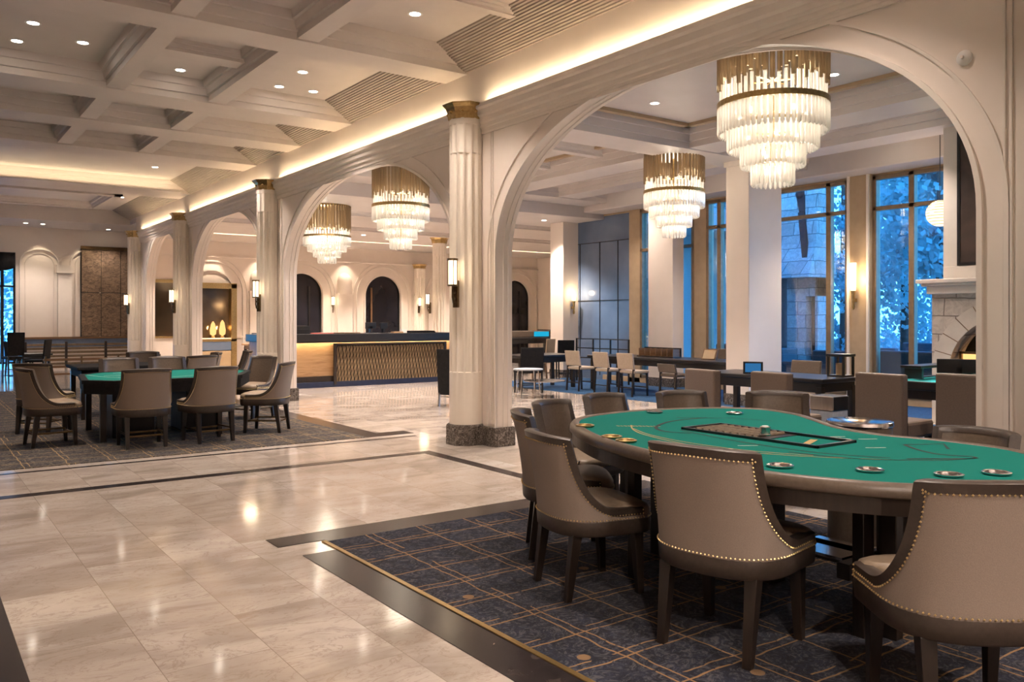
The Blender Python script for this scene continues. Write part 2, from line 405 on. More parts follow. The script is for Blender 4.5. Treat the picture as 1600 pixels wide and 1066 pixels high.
def smooth_closed(pts, per=8):
    n = len(pts); out = []
    for i in range(n):
        p0, p1, p2, p3 = (Vector((*pts[(i + k - 1) % n], 0)) for k in range(4))
        for j in range(per):
            t = j / per
            q = .5 * ((2 * p1) + (p2 - p0) * t + (2 * p0 - 5 * p1 + 4 * p2 - p3) * t * t + (3 * p1 - p0 - 3 * p2 + p3) * t ** 3)
            out.append((q.x, q.y))
    return out
def smooth_open(pts, per=8):
    out = []
    n = len(pts)
    for i in range(n - 1):
        g = lambda k: Vector((*pts[min(max(k, 0), n - 1)], 0))
        p0, p1, p2, p3 = g(i - 1), g(i), g(i + 1), g(i + 2)
        for j in range(per + (i == n - 2)):
            t = j / per
            q = .5 * ((2 * p1) + (p2 - p0) * t + (2 * p0 - 5 * p1 + 4 * p2 - p3) * t * t + (3 * p1 - p0 - 3 * p2 + p3) * t ** 3)
            out.append((q.x, q.y))
    return out
def inset(poly, d):
    n = len(poly); out = []
    area = sum(poly[i][0] * poly[(i + 1) % n][1] - poly[(i + 1) % n][0] * poly[i][1] for i in range(n))
    sg = 1 if area > 0 else -1
    for i in range(n):
        a = Vector(poly[i - 1]); b = Vector(poly[(i + 1) % n]); t = (b - a).normalized()
        nrm = Vector((-t.y, t.x)) * sg
        out.append((poly[i][0] + nrm.x * d, poly[i][1] + nrm.y * d))
    return out
def ribbon(mb, pts, w, z):
    L = []
    for i, p in enumerate(pts):
        a = Vector(pts[max(i - 1, 0)]); b = Vector(pts[min(i + 1, len(pts) - 1)]); t = (b - a)
        t = t.normalized() if t.length > 1e-6 else Vector((1, 0))
        L.append(((p[0] - t.y * w, p[1] + t.x * w, z), (p[0] + t.y * w, p[1] - t.x * w, z)))
    vs = [q for pr in L for q in pr]
    mb.add(vs, [(2 * i, 2 * i + 1, 2 * i + 3, 2 * i + 2) for i in range(len(L) - 1)])

# ------------------------------------------------------------------ camera and world
cam = bpy.data.cameras.new('camera'); co = bpy.data.objects.new('camera', cam); col.objects.link(co)
co.location = (0, 0, 1.5); co.rotation_euler = (PI / 2, 0, math.radians(-36))
cam.sensor_width = 36; cam.lens = 36 * 1308 / 1600; cam.shift_y = -35 / 1600; cam.clip_start = .05; cam.clip_end = 300
sc.camera = co
w = bpy.data.worlds.new('dusk'); sc.world = w; w.use_nodes = True
nt = w.node_tree; bg = nt.nodes['Background']
tcw = N(nt, 'ShaderNodeTexCoord'); sw = N(nt, 'ShaderNodeSeparateXYZ'); nt.links.new(tcw.outputs['Generated'], sw.inputs[0])
nt.links.new(ramp(nt, sw.outputs[2], [(.0, (.060, .25, .45)), (.12, (.050, .24, .48)), (.5, (.030, .15, .42))]), bg.inputs[0])
bg.inputs[1].default_value = 3.4

# ------------------------------------------------------------------ the setting
# floor
struct(MB().box(-6, -4, -.2, 21, 33, 0).build('floor', M['marble']))
WX0, WX1 = 5.6, 5.82           # arcade wall
CY = [2.05, 8.47, 15.25, 21.2, 26.3]
OPEN = [(-3.3, 1.5), (2.6, 8.01), (8.93, 14.72), (15.72, 20.7), (21.7, 25.4)]
ZT = 4.6
def arch_curve(a, b, zs, rise, n=48, e=2.15, off=0., z0=0.):
    """one opening's outline from foot to foot, grown outward by off"""
    c = (a + b) / 2; h = (b - a) / 2 + off; r = rise + off
    pts = [(c - h, z0)]
    for i in range(n + 1):
        t = PI - PI * i / n
        x, y = math.cos(t), math.sin(t)
        pts.append((c + h * math.copysign(abs(x) ** (2 / e), x), zs + r * abs(y) ** (2 / e)))
    pts.append((c + h, z0)); return pts
def arch_wall(mb, u0, u1, opens, zt, w0, w1, mapf, zs=2.2, rise=1.6, z0=0., n=48, e=2.15):
    """a wall of true thickness pierced by arched openings; mapf(u, w, z) places it"""
    edges = [u0] + [x for o in opens for x in o] + [u1]
    def bx(a, b, za, zb):
        vs = [mapf(u, w_, z) for z in (za, zb) for u, w_ in ((a, w0), (b, w0), (b, w1), (a, w1))]
        mb.add(vs, [(0, 3, 2, 1), (4, 5, 6, 7), (0, 1, 5, 4), (1, 2, 6, 5), (2, 3, 7, 6), (3, 0, 4, 7)])
    for i in range(0, len(edges), 2): bx(edges[i], edges[i + 1], z0, zt)
    for a, b in opens:
        cv = arch_curve(a, b, zs, rise, n, e, 0, z0)[1:-1]
        for w_ in (w0, w1):
            vs = []; fs = []
            for i, (u, z) in enumerate(cv): vs += [mapf(u, w_, z), mapf(u, w_, zt)]
            for i in range(len(cv) - 1): fs.append((2 * i, 2 * i + 2, 2 * i + 3, 2 * i + 1))
            mb.add(vs, fs)
        mb.sm = True
        vs = []
        for u, z in cv: vs += [mapf(u, w0, z), mapf(u, w1, z)]
        mb.add(vs, [(2 * i, 2 * i + 1, 2 * i + 3, 2 * i + 2) for i in range(len(cv) - 1)])
        mb.sm = False
        mb.add([mapf(a, w0, zt), mapf(b, w0, zt), mapf(b, w1, zt), mapf(a, w1, zt)], [(0, 1, 2, 3)])
AW = lambda u, w_, z: (w_, u, z)      # wall along Y
XW = lambda u, w_, z: (u, w_, z)      # wall along X
mb = MB(); arch_wall(mb, -4, 26.75, OPEN, ZT, WX0, WX1, AW)
wall_arc = struct(mb.build('wall_arcade', M['plaster'], smooth=True, angle=35))
def arch_mould(mb, pts, w, wid, dep, mapf, inner=0.):
    """a flat moulding of width wid and depth dep that follows pts on the wall face at w"""
    n = len(pts); A = []; B = []
    for i in range(n):
        a = Vector(pts[max(i - 1, 0)]); b = Vector(pts[min(i + 1, n - 1)]); t = (b - a).normalized(); nr = Vector((-t.y, t.x))
        p = Vector(pts[i]); A.append(p + nr * inner); B.append(p + nr * (inner + wid))
    rings = []
    for p, q in zip(A, B):
        rings.append([mapf(p.x, w, p.y), mapf(p.x, w - dep, p.y), mapf(q.x, w - dep, q.y), mapf(q.x, w, q.y)])
    mb.rings(rings)
# mouldings that trace each arch of the arcade
for k, (a, b) in enumerate(OPEN):
    mb = MB()
    arch_mould(mb, arch_curve(a, b, 2.2, 1.6, 60), WX0 + .005, .035, .030, AW, .0)
    arch_mould(mb, arch_curve(a, b, 2.2, 1.6, 60, off=.17), WX0 + .005, .022, .022, AW, .0)
    # bead running round the reveal
    cv = arch_curve(a + .004, b - .004, 2.2, 1.596, 60)
    for xw in (5.69, 5.76):
        mb.tube([(xw, u, z) for u, z in cv], .006, 4)
    struct(mb.build('trim_%d' % (k + 1), M['trim'], smooth=True, angle=50))
# spandrel panel mouldings and cornice
prof = [(5.605, 3.80), (5.585, 3.80), (5.580, 3.83), (5.565, 3.84), (5.56, 3.88), (5.535, 3.90), (5.53, 3.95), (5.50, 3.97), (5.49, 4.03), (5.46, 4.05), (5.46, 4.075), (5.605, 4.075)]
prof = [(x, z - .065) for x, z in prof]
mb = MB(); mb.rings([[(x, y, z) for x, z in prof] for y in (-4, 26.72)])
struct(mb.build('trim_cornice', M['trim']))
mb = MB(); mb.rings([[(x, y, z) for x, z in ((5.605, 3.70), (5.585, 3.70), (5.585, 3.735), (5.605, 3.735))] for y in (-4, 26.72)])
for c in CY:
    for s in (-1, 1):
        for d in (.345, .385): mb.box(5.585, c + s * d - .008, .26, 5.606, c + s * d + .008, 3.72)
struct(mb.build('trim_panel', M['trim'], bevel=.003))
# LED strip lying in the cove behind the cornice lip
cv = thing('cove_light', 'warm light strip hidden in the cove above the arcade cornice', 'light strip', (0, 0, 0))
MB().box(5.490, -3.8, 4.011, 5.499, 26.5, 4.047).build('channel', M['trim'], cv)
MB().add([(5.50, -3.8, 4.015), (5.50, 26.5, 4.015), (5.50, 26.5, 4.043), (5.50, -3.8, 4.043), (5.4992, -3.8, 4.015), (5.4992, 26.5, 4.015), (5.4992, 26.5, 4.043), (5.4992, -3.8, 4.043)], [(0, 1, 2, 3), (7, 6, 5, 4), (0, 4, 5, 1), (1, 5, 6, 2), (2, 6, 7, 3), (3, 7, 4, 0)]).build('strip', M['led'], cv)
# ceiling of the marble hall
HZ = 4.78
struct(MB().prism([(-6, -4), (WX1, -4), (WX1, 26.9), (6.6, 26.9), (6.6, 30.2), (-6, 30.2)], HZ, HZ + .15).build('ceiling', M['ceiling']))
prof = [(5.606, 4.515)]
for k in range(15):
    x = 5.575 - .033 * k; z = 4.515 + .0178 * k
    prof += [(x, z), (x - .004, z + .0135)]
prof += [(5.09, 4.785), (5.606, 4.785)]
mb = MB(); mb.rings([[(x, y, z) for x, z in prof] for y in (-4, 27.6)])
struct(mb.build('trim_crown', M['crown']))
def beam(name, a0, a1, b0, b1, axis, zb, zt, step=.05, mat='ceiling', nst=3):
    """stepped beam: b0..b1 is its soffit width, a0..a1 its run"""
    h = zt - zb; pr = [(b0, zb), (b1, zb)]
    right = []; 
    for k in range(nst):
        o = step * k; z1 = zb + h * (k + 1) / nst
        right += [(o, z1 - .012), (o + step * .6, z1 - .006)]
    right.append((step * nst, zt))
    poly = [(b0, zb), (b1, zb)] + [(b1 + o, min(z, zt)) for o, z in right] + [(b0 - o, min(z, zt)) for o, z in reversed(right)]
    mb = MB()
    f = (lambda a, b, z: (a, b, z)) if axis == 'x' else (lambda a, b, z: (b, a, z))
    mb.rings([[f(a, b, z) for b, z in poly] for a in (a0, a1)])
    return struct(mb.build(name, M[mat]))
for y0, y1 in ((-1.2, -.6), (2.2, 2.75), (8.65, 9.15), (11.9, 12.55), (13.96, 14.6), (16.2, 17.0), (20.9, 21.9)):
    beam('ceiling_beam', -6, 5.6, y0, y1, 'x', 4.5, HZ + .01)
for x0, x1, ya, yb in ((2.13, 2.36, 2.8, 16.4), (3.43, 3.67, 2.8, 16.4)):
    beam('ceiling_beam', ya, yb, x0, x1, 'y', 4.52, HZ + .01, .055)
beam('ceiling_beam', 2.2, 3.6, 10.25, 10.55, 'x', 4.64, HZ + .01, .02)
beam('ceiling_beam', 3.7, 5.3, 7.15, 7.25, 'x', 4.70, HZ + .01, .03)
for x0, x1, ya, yb in ((-1.5, -1.3, 23.0, 26.2), (4.3, 4.5, 23.0, 26.2)): beam('ceiling_beam', ya, yb, x0, x1, 'y', 4.60, HZ + .01, .05)
for y0, y1 in ((23.0, 23.2), (26.0, 26.2)): beam('ceiling_beam', -1.5, 4.5, y0, y1, 'x', 4.60, HZ + .01, .05)
struct(MB().prism([(-6, 27.6), (5.6, 27.6), (5.6, 26.75), (6.5, 26.75), (6.5, 30.2), (-6, 30.2)], 4.36, HZ + .01).build('ceiling_soffit', M['ceiling']))
# light trough on the far beam that washes its face
cv = thing('cove_light', 'warm light strip along the deep beam far down the coffered ceiling', 'light strip')
mb = MB().box(-5.5, 20.62, 4.5, 5.2, 20.66, 4.512); mb.build('strip', M['led_soft'], cv)
struct(MB().box(-5.8, 20.45, 4.47, 5.3, 20.93, 4.50).build('ceiling_ledge', M['ceiling']))
# other walls of the marble hall
struct(MB().box(-6.2, -4, 0, -6, 30, HZ).build('wall_left', M['plaster']))
struct(MB().box(-6.2, -4.2, 0, 21, -4, HZ).build('wall_back', M['plaster']))

struct(MB().box(6.4, 27.26, 0, 6.6, 30.2, HZ).build('wall_end', M['plaster']))
# far wall of the marble hall: window on its left, panels and bronze screen
mb = MB()
mb.box(2.8, 30, 0, 6.4, 30.2, HZ); mb.box(-6, 30, 3.55, 2.8, 30.2, HZ); mb.box(-6, 30, 0, -2.2, 30.2, 3.6)
struct(mb.build('wall_far', M['plaster']))
mb = MB()
for a, b in ((2.95, 3.95), (4.35, 5.15)):
    arch_mould(mb, arch_curve(a, b, 3.25, .42, 24, e=2.0, z0=.92), 30.005, .05, .06, XW)
    arch_mould(mb, arch_curve(a + .12, b - .12, 3.2, .35, 24, e=2.0, z0=.92), 30.005, .02, .03, XW)
mb.box(3.95, 29.9, .92, 4.35, 30.0, 3.0); mb.box(3.91, 29.86, 2.95, 4.39, 30.0, 3.2); 
struct(mb.build('trim_arch_panel', M['trim'], smooth=True))
bp = thing('wall_screen', 'bronze textured wall screen of tall dark panels at the far end', 'wall panel', (0, 0, 0))
for i in range(3):
    for z0, z1 in ((.93, 2.33), (2.35, 3.72)):
        x = 4.62 + i * .58
        MB().box(x + .006, 29.90, z0, x + .574, 29.97, z1).build('panel', M['bronze_panel'], bp, bevel=.004)
MB().box(4.60, 29.88, 3.73, 6.38, 29.97, 3.84).build('header', M['dark_brass'], bp)
MB().box(4.60, 29.97, .92, 6.38, 29.995, 3.8).build('backing', M['black'], bp)
struct(MB().box(2.8, 29.8, .60, 6.4, 30, .86).build('baseboard_far', M['panel_blue'], bevel=.01))
MB_ = MB().box(2.8, 29.78, .86, 6.4, 30, .92); struct(MB_.build('trim_ledge', M['wood_mid']))
def window(name, run, axis, pos, zs, mull, transom, fw=.07, dep=.12, mat='sky_wood', glass='glass', label=None):
    """run (a, b) along the wall, zs (sill, head)"""
    w_ = thing(name, label, None); w_['kind'] = 'structure'
    f = (lambda a, b, z0, c, d, z1: (b, a, z0, d, c, z1)) if axis == 'y' else (lambda a, b, z0, c, d, z1: (a, b, z0, c, d, z1))
    a, b = run; fr = MB()
    fr.box(*f(a, pos - dep / 2, zs[0], a + fw, pos + dep / 2, zs[1])); fr.box(*f(b - fw, pos - dep / 2, zs[0], b, pos + dep / 2, zs[1]))
    fr.box(*f(a, pos - dep / 2, zs[1] - fw, b, pos + dep / 2, zs[1])); fr.box(*f(a, pos - dep / 2, zs[0], b, pos + dep / 2, zs[0] + fw))
    for m in mull: fr.box(*f(m - fw * .7, pos - dep / 2, zs[0], m + fw * .7, pos + dep / 2, zs[1]))
    for t in transom: fr.box(*f(a, pos - dep / 2, t - fw / 2, b, pos + dep / 2, t + fw / 2))
    fr.build('window_frame', M[mat], w_, bevel=.006)
    xs = [a] + list(mull) + [b]; z_ = [zs[0]] + list(transom) + [zs[1]]
    for i in range(len(xs) - 1):
        for j in range(len(z_) - 1):
            p = MB().box(*f(xs[i], pos + .01, z_[j], xs[i + 1], pos + .018, z_[j + 1])); p.build('pane', M[glass], w_)
    return w_
window('window_1', (-2.2, 2.8), 'x', 30.1, (.1, 3.55), (-1, .2, 1.4, 2.45), (2.5,), .06, .1, 'black', label='tall black framed window at the far end of the marble hall')
# valance over that window
vl = MB(); n = 60
vs = [];
for i in range(n + 1):
    x = -2.2 + 4.95 * i / n; vs.append((x, 29.7 + .03 * math.sin(i * 1.3), 3.5)); vs.append((x, 29.68 + .05 * math.sin(i * 1.3), 3.05 - .10 * abs(math.sin(i * PI / 10))))
vl.add(vs, [(2 * i, 2 * i + 1, 2 * i + 3, 2 * i + 2) for i in range(n)])
v = vl.build('window_valance', M['black_matte'], smooth=True); tag(v, 'dark scalloped valance hanging across the far window', 'valance')
so = v.modifiers.new('thick', 'SOLIDIFY'); so.thickness = .02

# hall beyond the arcade -------------------------------------------------
CZ = 4.55; CL = 3.95
struct(MB().box(WX1, -4, CZ, 14.3, 15.6, CZ + .15).build('ceiling_hall', M['ceiling']))
struct(MB().box(WX1, 15.4, CL, 21, 24.3, CL + .6).build('ceiling_lower', M['ceiling']))
struct(MB().box(WX1, 24.6, CL, 21, 27.2, CL + .6).build('ceiling_lower_far', M['ceiling']))
struct(MB().box(WX1, 24.2, CL + .25, 21, 24.7, CL + .6).build('ceiling_slot', M['ceiling']))
cv = thing('cove_light', 'thin warm light line in the ceiling in front of the far arched wall', 'light strip')
MB().box(6.2, 24.32, CL + .10, 20.5, 24.38, CL + .12).build('strip', M['led'], cv)
struct(MB().box(6.0, 24.28, CL + .02, 21, 24.44, CL + .09).build('ceiling_lip', M['ceiling']))
for y0, y1 in ((-1, -.3), (3.9, 4.5), (9.2, 9.9), (14.6, 15.4)):
    beam('ceiling_beam', WX1, 14.2, y0, y1, 'x', 4.22, CZ + .01, .05)
for x0, x1 in ((5.8, 6.0), (10.2, 10.9), (11.9, 12.5)):
    beam('ceiling_beam', -3.9, 15.4, x0, x1, 'y', 4.24, CZ + .01, .05)
for y in (11.2, 12.7):
    beam('ceiling_beam', 6.1, 10.15, y, y + .18, 'x', 4.40, CZ + .01, .03)
for y0, y1 in ((17.6, 17.9), (20.6, 20.9)):
    beam('ceiling_beam', WX1, 20.9, y0, y1, 'x', 3.85, CL + .01, .03)
# gilded bands inside the coffers
mb = MB()
for ya, yb in ((4.72, 9.05), (10.1, 14.45)):
    for xa, xb in ((6.2, 10.0),):
        for q in ((xa, ya, xb, ya + .10), (xa, yb - .10, xb, yb), (xa, ya, xa + .10, yb), (xb - .10, ya, xb, yb)):
            mb.box(q[0], q[1], CZ - .05, q[2], q[3], CZ + .005)
struct(mb.build('trim_coffer', M['pilaster']))
struct(MB().box(13.35, -4, 4.07, 14.1, 17.2, CZ + .02).build('ceiling_edge', M['ceiling'], bevel=.02))
# carpet-side window wall at X = 14
WW = 14.0; HEAD = 4.03
mb = MB()
mb.box(WW - .05, 14.1, 0, WW + .2, 14.47, CZ); mb.box(WW - .05, 12.1, 0, WW + .2, 12.45, CZ)
mb.box(WW - .12, 8.28, 0, WW + .2, 8.75, CZ); mb.box(WW - .05, -4, 0, WW + .2, 3.4, CZ)
mb.box(WW - .02, -4, HEAD, WW + .2, 15.4, CZ); mb.box(WW - .05, -4, 0, WW + .2, 15.4, .12)
struct(mb.build('wall_right', M['pilaster'], bevel=.01))
mb = MB()
for y in (8.30, 8.68): mb.box(WW - .15, y, 0, WW - .11, y + .05, 4.1)
struct(mb.build('trim_pilaster', M['trim'], bevel=.006))
wl = ['bronze framed window beside the stone fireplace', 'bronze framed window showing the stone building outside', 'narrow bronze framed window behind the middle square pier']
window('window_2', (3.4, 8.28), 'y', WW, (.12, HEAD), (4.8, 6.2, 7.57), (3.45,), label=wl[0])
window('window_3', (8.75, 12.1), 'y', WW, (.12, HEAD), (9.16, 11.75), (3.45,), label=wl[1])
window('window_4', (12.45, 14.1), 'y', WW, (.12, HEAD), (13.3,), (3.1,), label=wl[2])
# panelled bay between the windows and the far pier, its glass reflections painted slate blue
mb = MB(); mb.box(WW, 14.47, 0, WW + .2, 17.2, CZ)
struct(mb.build('wall_bay', M['panel_blue']))
mb = MB()
for y in (14.9, 15.55, 16.3): mb.box(WW - .012, y - .008, 0.1, WW + .01, y + .008, 3.4)
for z in (1.95, 3.4): mb.box(WW - .012, 14.47, z - .008, WW + .01, 17.2, z + .008)
struct(mb.build('trim_bay', M['black_matte']))
struct(MB().box(WW, 17.0, 0, 21, 17.2, CZ).build('wall_return', M['plaster']))
struct(MB().box(20.9, 17.2, 0, 21.1, 27.2, CZ).build('wall_right_far', M['plaster']))
# square piers
def pier(x0, y0, x1, y1, zt, label):
    o = thing('pier', label, 'pier'); o['kind'] = 'structure'
    MB().box(x0, y0, 0, x1, y1, zt).build('shaft', M['plaster'], o, bevel=.012)
    MB().box(x0 - .03, y0 - .03, zt - .12, x1 + .03, y1 + .03, zt).build('collar', M['trim'], o, bevel=.012)
    MB().box(x0 - .02, y0 - .02, 0, x1 + .02, y1 + .02, .2).build('plinth', M['dark_marble'], o, bevel=.01)
pier(11.6, 9.13, 12.5, 9.62, 4.25, 'broad square pier nearest the stone fireplace')
pier(13.45, 12.6, 13.8, 13.34, 4.25, 'middle square pier between two windows')
pier(13.5, 16.38, 14.05, 16.9, 4.25, 'square pier carrying a brass sconce beside the slate blue panels')
# far wall of that hall with arched doors
FY = 27.0
D1, D2, D3 = (10.15, 11.6), (13.2, 14.62), (19.1, 20.5)
mb = MB(); arch_wall(mb, 5.82, 21, [D1, D2, D3], CL + .05, FY, FY + .25, XW, zs=2.3, rise=.72, e=2.0)
struct(mb.build('wall_hall_far', M['plaster'], smooth=True, angle=35))
for k, (a, b) in enumerate((D1, D2, D3)):
    d = thing('door_%d' % (k + 1), ['arched dark glazed doorway above the left half of the long counter', 'arched dark glazed doorway behind the counter monitors', 'arched dark doorway beside the cyan light bar'][k], None); d['kind'] = 'structure'
    cvp = arch_curve(a, b, 2.3, .72, 30, 2.0)
    m_ = MB(); m_.rings([[(u, w_, z) for u, z in cvp] for w_ in (FY + .14, FY + .16)]); m_.build('door_glass', M['dark_glass'], d)
    m_ = MB(); arch_mould(m_, cvp, FY + .17, .05, .07, XW, -.05); m_.build('door_frame', M['black_matte'], d)
    m_ = MB()
    m_.box((a + b) / 2 + (.25 if k != 1 else -.45), FY + .08, 0, (a + b) / 2 + (.31 if k != 1 else -.39), FY + .16, 2.6); m_.build('door_stile', M['wood_mid'] if k == 1 else M['black'], d)
mb = MB()
for a, b in (D1, D2, D3, (16.1, 17.6), (7.2, 8.55)):
    arch_mould(mb, arch_curve(a, b, 2.3, .72, 30, 2.0), FY + .005, .05, .05, XW)
    arch_mould(mb, arch_curve(a, b, 2.3, .72, 30, 2.0, off=.30), FY + .005, .04, .05, XW)
    arch_mould(mb, arch_curve(a, b, 2.3, .72, 30, 2.0, off=.44), FY + .005, .03, .035, XW)
for c in (9.35, 12.4, 15.35, 18.35):
    mb.box(c - .28, FY - .10, 0, c + .28, FY, 2.35); mb.lathe([(.26, 2.35), (.26, 2.8), (.22, 2.95), (.12, 3.05), (.02, 3.08)], 20, (c, FY))
    mb.box(c - .30, FY - .13, 2.33, c + .30, FY, 2.40)
mb.box(6.0, FY - .06, 3.45, 21, FY, 3.5); mb.box(6.0, FY - .04, .9, 10.1, FY, .95)
struct(mb.build('trim_hall_arch', M['trim'], smooth=True, angle=40))

# fluted columns of the arcade -------------------------------------------
def column_parts(root, r=.2, h=4.05):
    nfl = 14; npt = nfl * 8
    def ring(z, depth, rr=r):
        out = []
        for j in range(npt):
            t = 2 * PI * j / npt; ph = (j % 8) / 8
            d = depth * (math.sin(PI * min(max((ph - .11) / .78, 0), 1)) ** .5)
            out.append(((rr - d) * math.cos(t), (rr - d) * math.sin(t), z))
        return out
    m = MB(); m.rings([ring(.24, 0), ring(.86, 0), ring(.87, .032), ring(3.46, .032), ring(3.47, .014, r * 1.005), ring(3.80, .014, r * 1.005), ring(3.81, 0, r * 1.005), ring(3.88, 0, r * 1.005)])
    m.build('shaft', M['column'], root, smooth=True, angle=30)
    oct_ = lambda rr, z: [(rr * math.cos(PI / 8 + k * PI / 4) * 1.08, rr * math.sin(PI / 8 + k * PI / 4) * 1.08, z) for k in range(8)]
    m = MB(); m.rings([oct_(r * 1.0, 3.87), oct_(r * 1.03, 3.90), oct_(r * 1.05, 3.95), oct_(r * 1.14, 4.00), oct_(r * 1.3, 4.035), oct_(r * 1.33, 4.05)])
    for k in range(8):
        t = k * PI / 4; m.ball((r * 1.1 * math.cos(t), r * 1.1 * math.sin(t), 3.95), .022, 6, 4)
    m.build('capital', M['brass'], root, smooth=False)
    m = MB(); m.rings([oct_(r * 1.12, 0), oct_(r * 1.12, .225), oct_(r * 1.06, .245)]); m.build('base', M['dark_marble'], root, bevel=.004)
lab = ['fluted cream column at the near end of the arcade', 'fluted cream column between the nearest two arches, nearest whole column', 'fluted cream column left of the long counter, second along the arcade', 'fluted cream column third along the arcade, before the glowing cabinet', 'fluted cream column farthest along the arcade, beside the bronze screen']
for k, y in enumerate(CY):
    c = thing('column', lab[k], 'column', (5.47, y, 0)); c['kind'] = 'structure'
    if k == 0: column_parts(c); col0 = c
    else:
        for kd in kids(col0): q = kd.copy(); col.objects.link(q); q.parent = c
    # marble base course round the wall pier behind the column
    a, b = (OPEN[k][1], OPEN[k + 1][0]) if k + 1 < len(OPEN) else (25.4, 26.75)
    struct(MB().box(5.56, a - .02, 0, 5.86, b + .02, .225).build('baseboard_pier', M['dark_marble'], bevel=.008))
# two more columns stand in the far hall
for x, y, lb, s in ((12.7, 21.1, 'fluted cream column standing free behind the right end of the counter', .955), (15.3, FY - .18, 'fluted cream column set against the far arched wall', .86)):
    c = thing('column', lb, 'column', (x, y, 0)); c['kind'] = 'structure'; c.scale = (1, 1, s)
    for kd in kids(col0): q = kd.copy(); col.objects.link(q); q.parent = c

# floor inlays ---------------------------------------------------------------
def slab(name, x0, y0, x1, y1, mat, h=.003): return struct(MB().box(x0, y0, -.01, x1, y1, h).build(name, M[mat]))
slab('trim_inlay_cross', -5, 8.10, 4.82, 8.23, 'inlay'); slab('trim_inlay_long', 4.69, 5.5, 4.82, 8.10, 'inlay')
slab('trim_border_left', -.1, -4, .42, 7.0, 'inlay')
slab('trim_border_aisle', 2.04, -4, 2.27, 5.06, 'inlay'); slab('trim_border_end', 1.98, 5.33, 5.55, 5.56, 'inlay')
slab('trim_border_gold', 2.27, -4, 2.30, 5.30, 'gold_strip', .008); slab('trim_border_gold_end', 2.30, 5.27, 5.55, 5.33, 'inlay', .004)
slab('trim_thin_line', -5, 9.36, 5.3, 9.42, 'inlay'); slab('trim_carpet_edge', 4.72, 9.62, 5.0, 20, 'inlay', .004); slab('trim_carpet_front', 5.0, 9.62, 5.4, 9.9, 'inlay', .004)
tag(MB().box(2.30, -3.9, -.01, 5.55, 5.27, .007).build('carpet', M['carpet']), 'navy patterned carpet with gold lines under the near gaming table', 'carpet')
tag(MB().box(-5.5, 9.62, -.01, 4.72, 20.0, .007).build('carpet', M['carpet_left']), 'taupe patterned carpet under the gaming tables across the aisle', 'carpet')
tag(MB().prism([(10.85, -3.9), (11.75, -3.9), (11.75, 6.45), (13.9, 6.45), (13.9, 16.3), (10.85, 16.3)], -.01, .007).build('carpet', M['carpet_blue']), 'blue carpet along the tall windows', 'carpet')
tag(MB().box(6.6, -3.9, -.01, 10.4, 8.2, .007).build('carpet', M['carpet_blue']), 'blue carpet under the tables just beyond the near arch', 'carpet')

# ------------------------------------------------------------------ lights
LEDS = []
def light(kind, name, loc, energy, color=(1, .835, .725), size=.1, spot=None, rot=None):
    l = bpy.data.lights.new(name, kind); l.energy = energy; l.color = color
    if kind == 'AREA': l.size = size
    else: l.shadow_soft_size = size
    if kind == 'SPOT': l.spot_size = math.radians(spot or 100); l.spot_blend = .6
    o = bpy.data.objects.new(name, l); col.objects.link(o); o.location = loc
    if rot: o.rotation_euler = rot
    return o
DL0 = None
def downlight(x, y, z, e, group, label, spot=98, color=(1, .835, .725)):
    global DL0
    if DL0 is None:
        t = thing('downlight', label, 'downlight', (x, y, z), 0, group)
        MB().lathe([(.075, .002), (.085, -.004), (.062, -.006), (.055, .0)], 20, cap=False).build('rim', M['white'], t, smooth=True)
        MB().lathe([(.058, -.001), (.058, -.003)], 20).build('lens', M['lamp'], t)
        DL0 = t
    else: t = dup(DL0, (x, y, z), 0, label, group)
    light('SPOT', 'downlight_beam', (x, y, z - .02), e, color, .05, spot)
g1, l1 = 'downlights of the marble hall', 'recessed round downlight in the coffered ceiling over the marble hall'
for x, y in ((1.16, 10.63), (1.08, 11.43), (1.72, 11.04), (4.45, 7.9), (4.29, 10.64), (4.29, 11.5), (4.78, 11.46), (2.95, 11.5), (4.46, 13.2), (4.63, 15.4), (4.76, 24.5), (2.0, 18.5), (4.4, 19.2)):
    downlight(x, y, HZ, 42 if 9 < y < 13 else 65, g1, l1)
g2, l2 = 'downlights in the far end soffit', 'recessed round downlight in the flat soffit above the far window wall'
for x in (2.95, 3.4, 5.3): downlight(x, 29.3 if x > 5 else 28.8, 4.36, 40, g2, l2)
for x, y in ((4.4, 5.6), (4.4, 3.6), (4.4, .4), (-1, 6.4), (1.0, -.5), (-3, 8), (-3, 12), (-1, -2.4), (3, -2.4), (-2.5, 15), (-2.5, 24), (1.5, 24.6)):  # unseen fill downlights added out of frame; rear ones strengthened to light chair backs
    downlight(x, y, HZ, 200 if y < -.2 else 75, g1, l1, 145 if y < -.2 else 98)
g3, l3 = 'downlights of the window hall', 'recessed round downlight in the ceiling between the chandeliers and the windows'
for x, y in ((9.4, 6.1), (9.5, 6.8), (9.2, 5.4), (12.85, 7.4), (12.85, 13.6), (9.3, 3.2), (7.2, 2.6), (6.9, 8.4), (9.4, 12.2), (9.2, 14.2), (7.0, 10.5), (8.6, 8.4), (6.9, 14.2), (12.85, 10.8), (11.35, 4.3), (11.35, 6.6), (11.4, 11.0)):  # some of these added to brighten the fireplace front and the floor
    downlight(x, y, CZ, 130 if x < 9.45 and y > 8 else 70, g3, l3)
g4, l4 = 'downlights over the counter', 'recessed round downlight in the lower ceiling over the long counter'
for x, y in ((10.9, 22.4), (7.4, 19.2), (10.2, 19.4), (13.6, 19.4), (8.6, 22.2), (16.8, 20.0), (6.9, 16.3), (9.2, 16.3), (12.9, 16.4), (7.2, 24.8), (10.9, 25.4), (13.9, 25.4), (17.2, 25.2)):
    downlight(x, y, CL, 190, g4, l4)
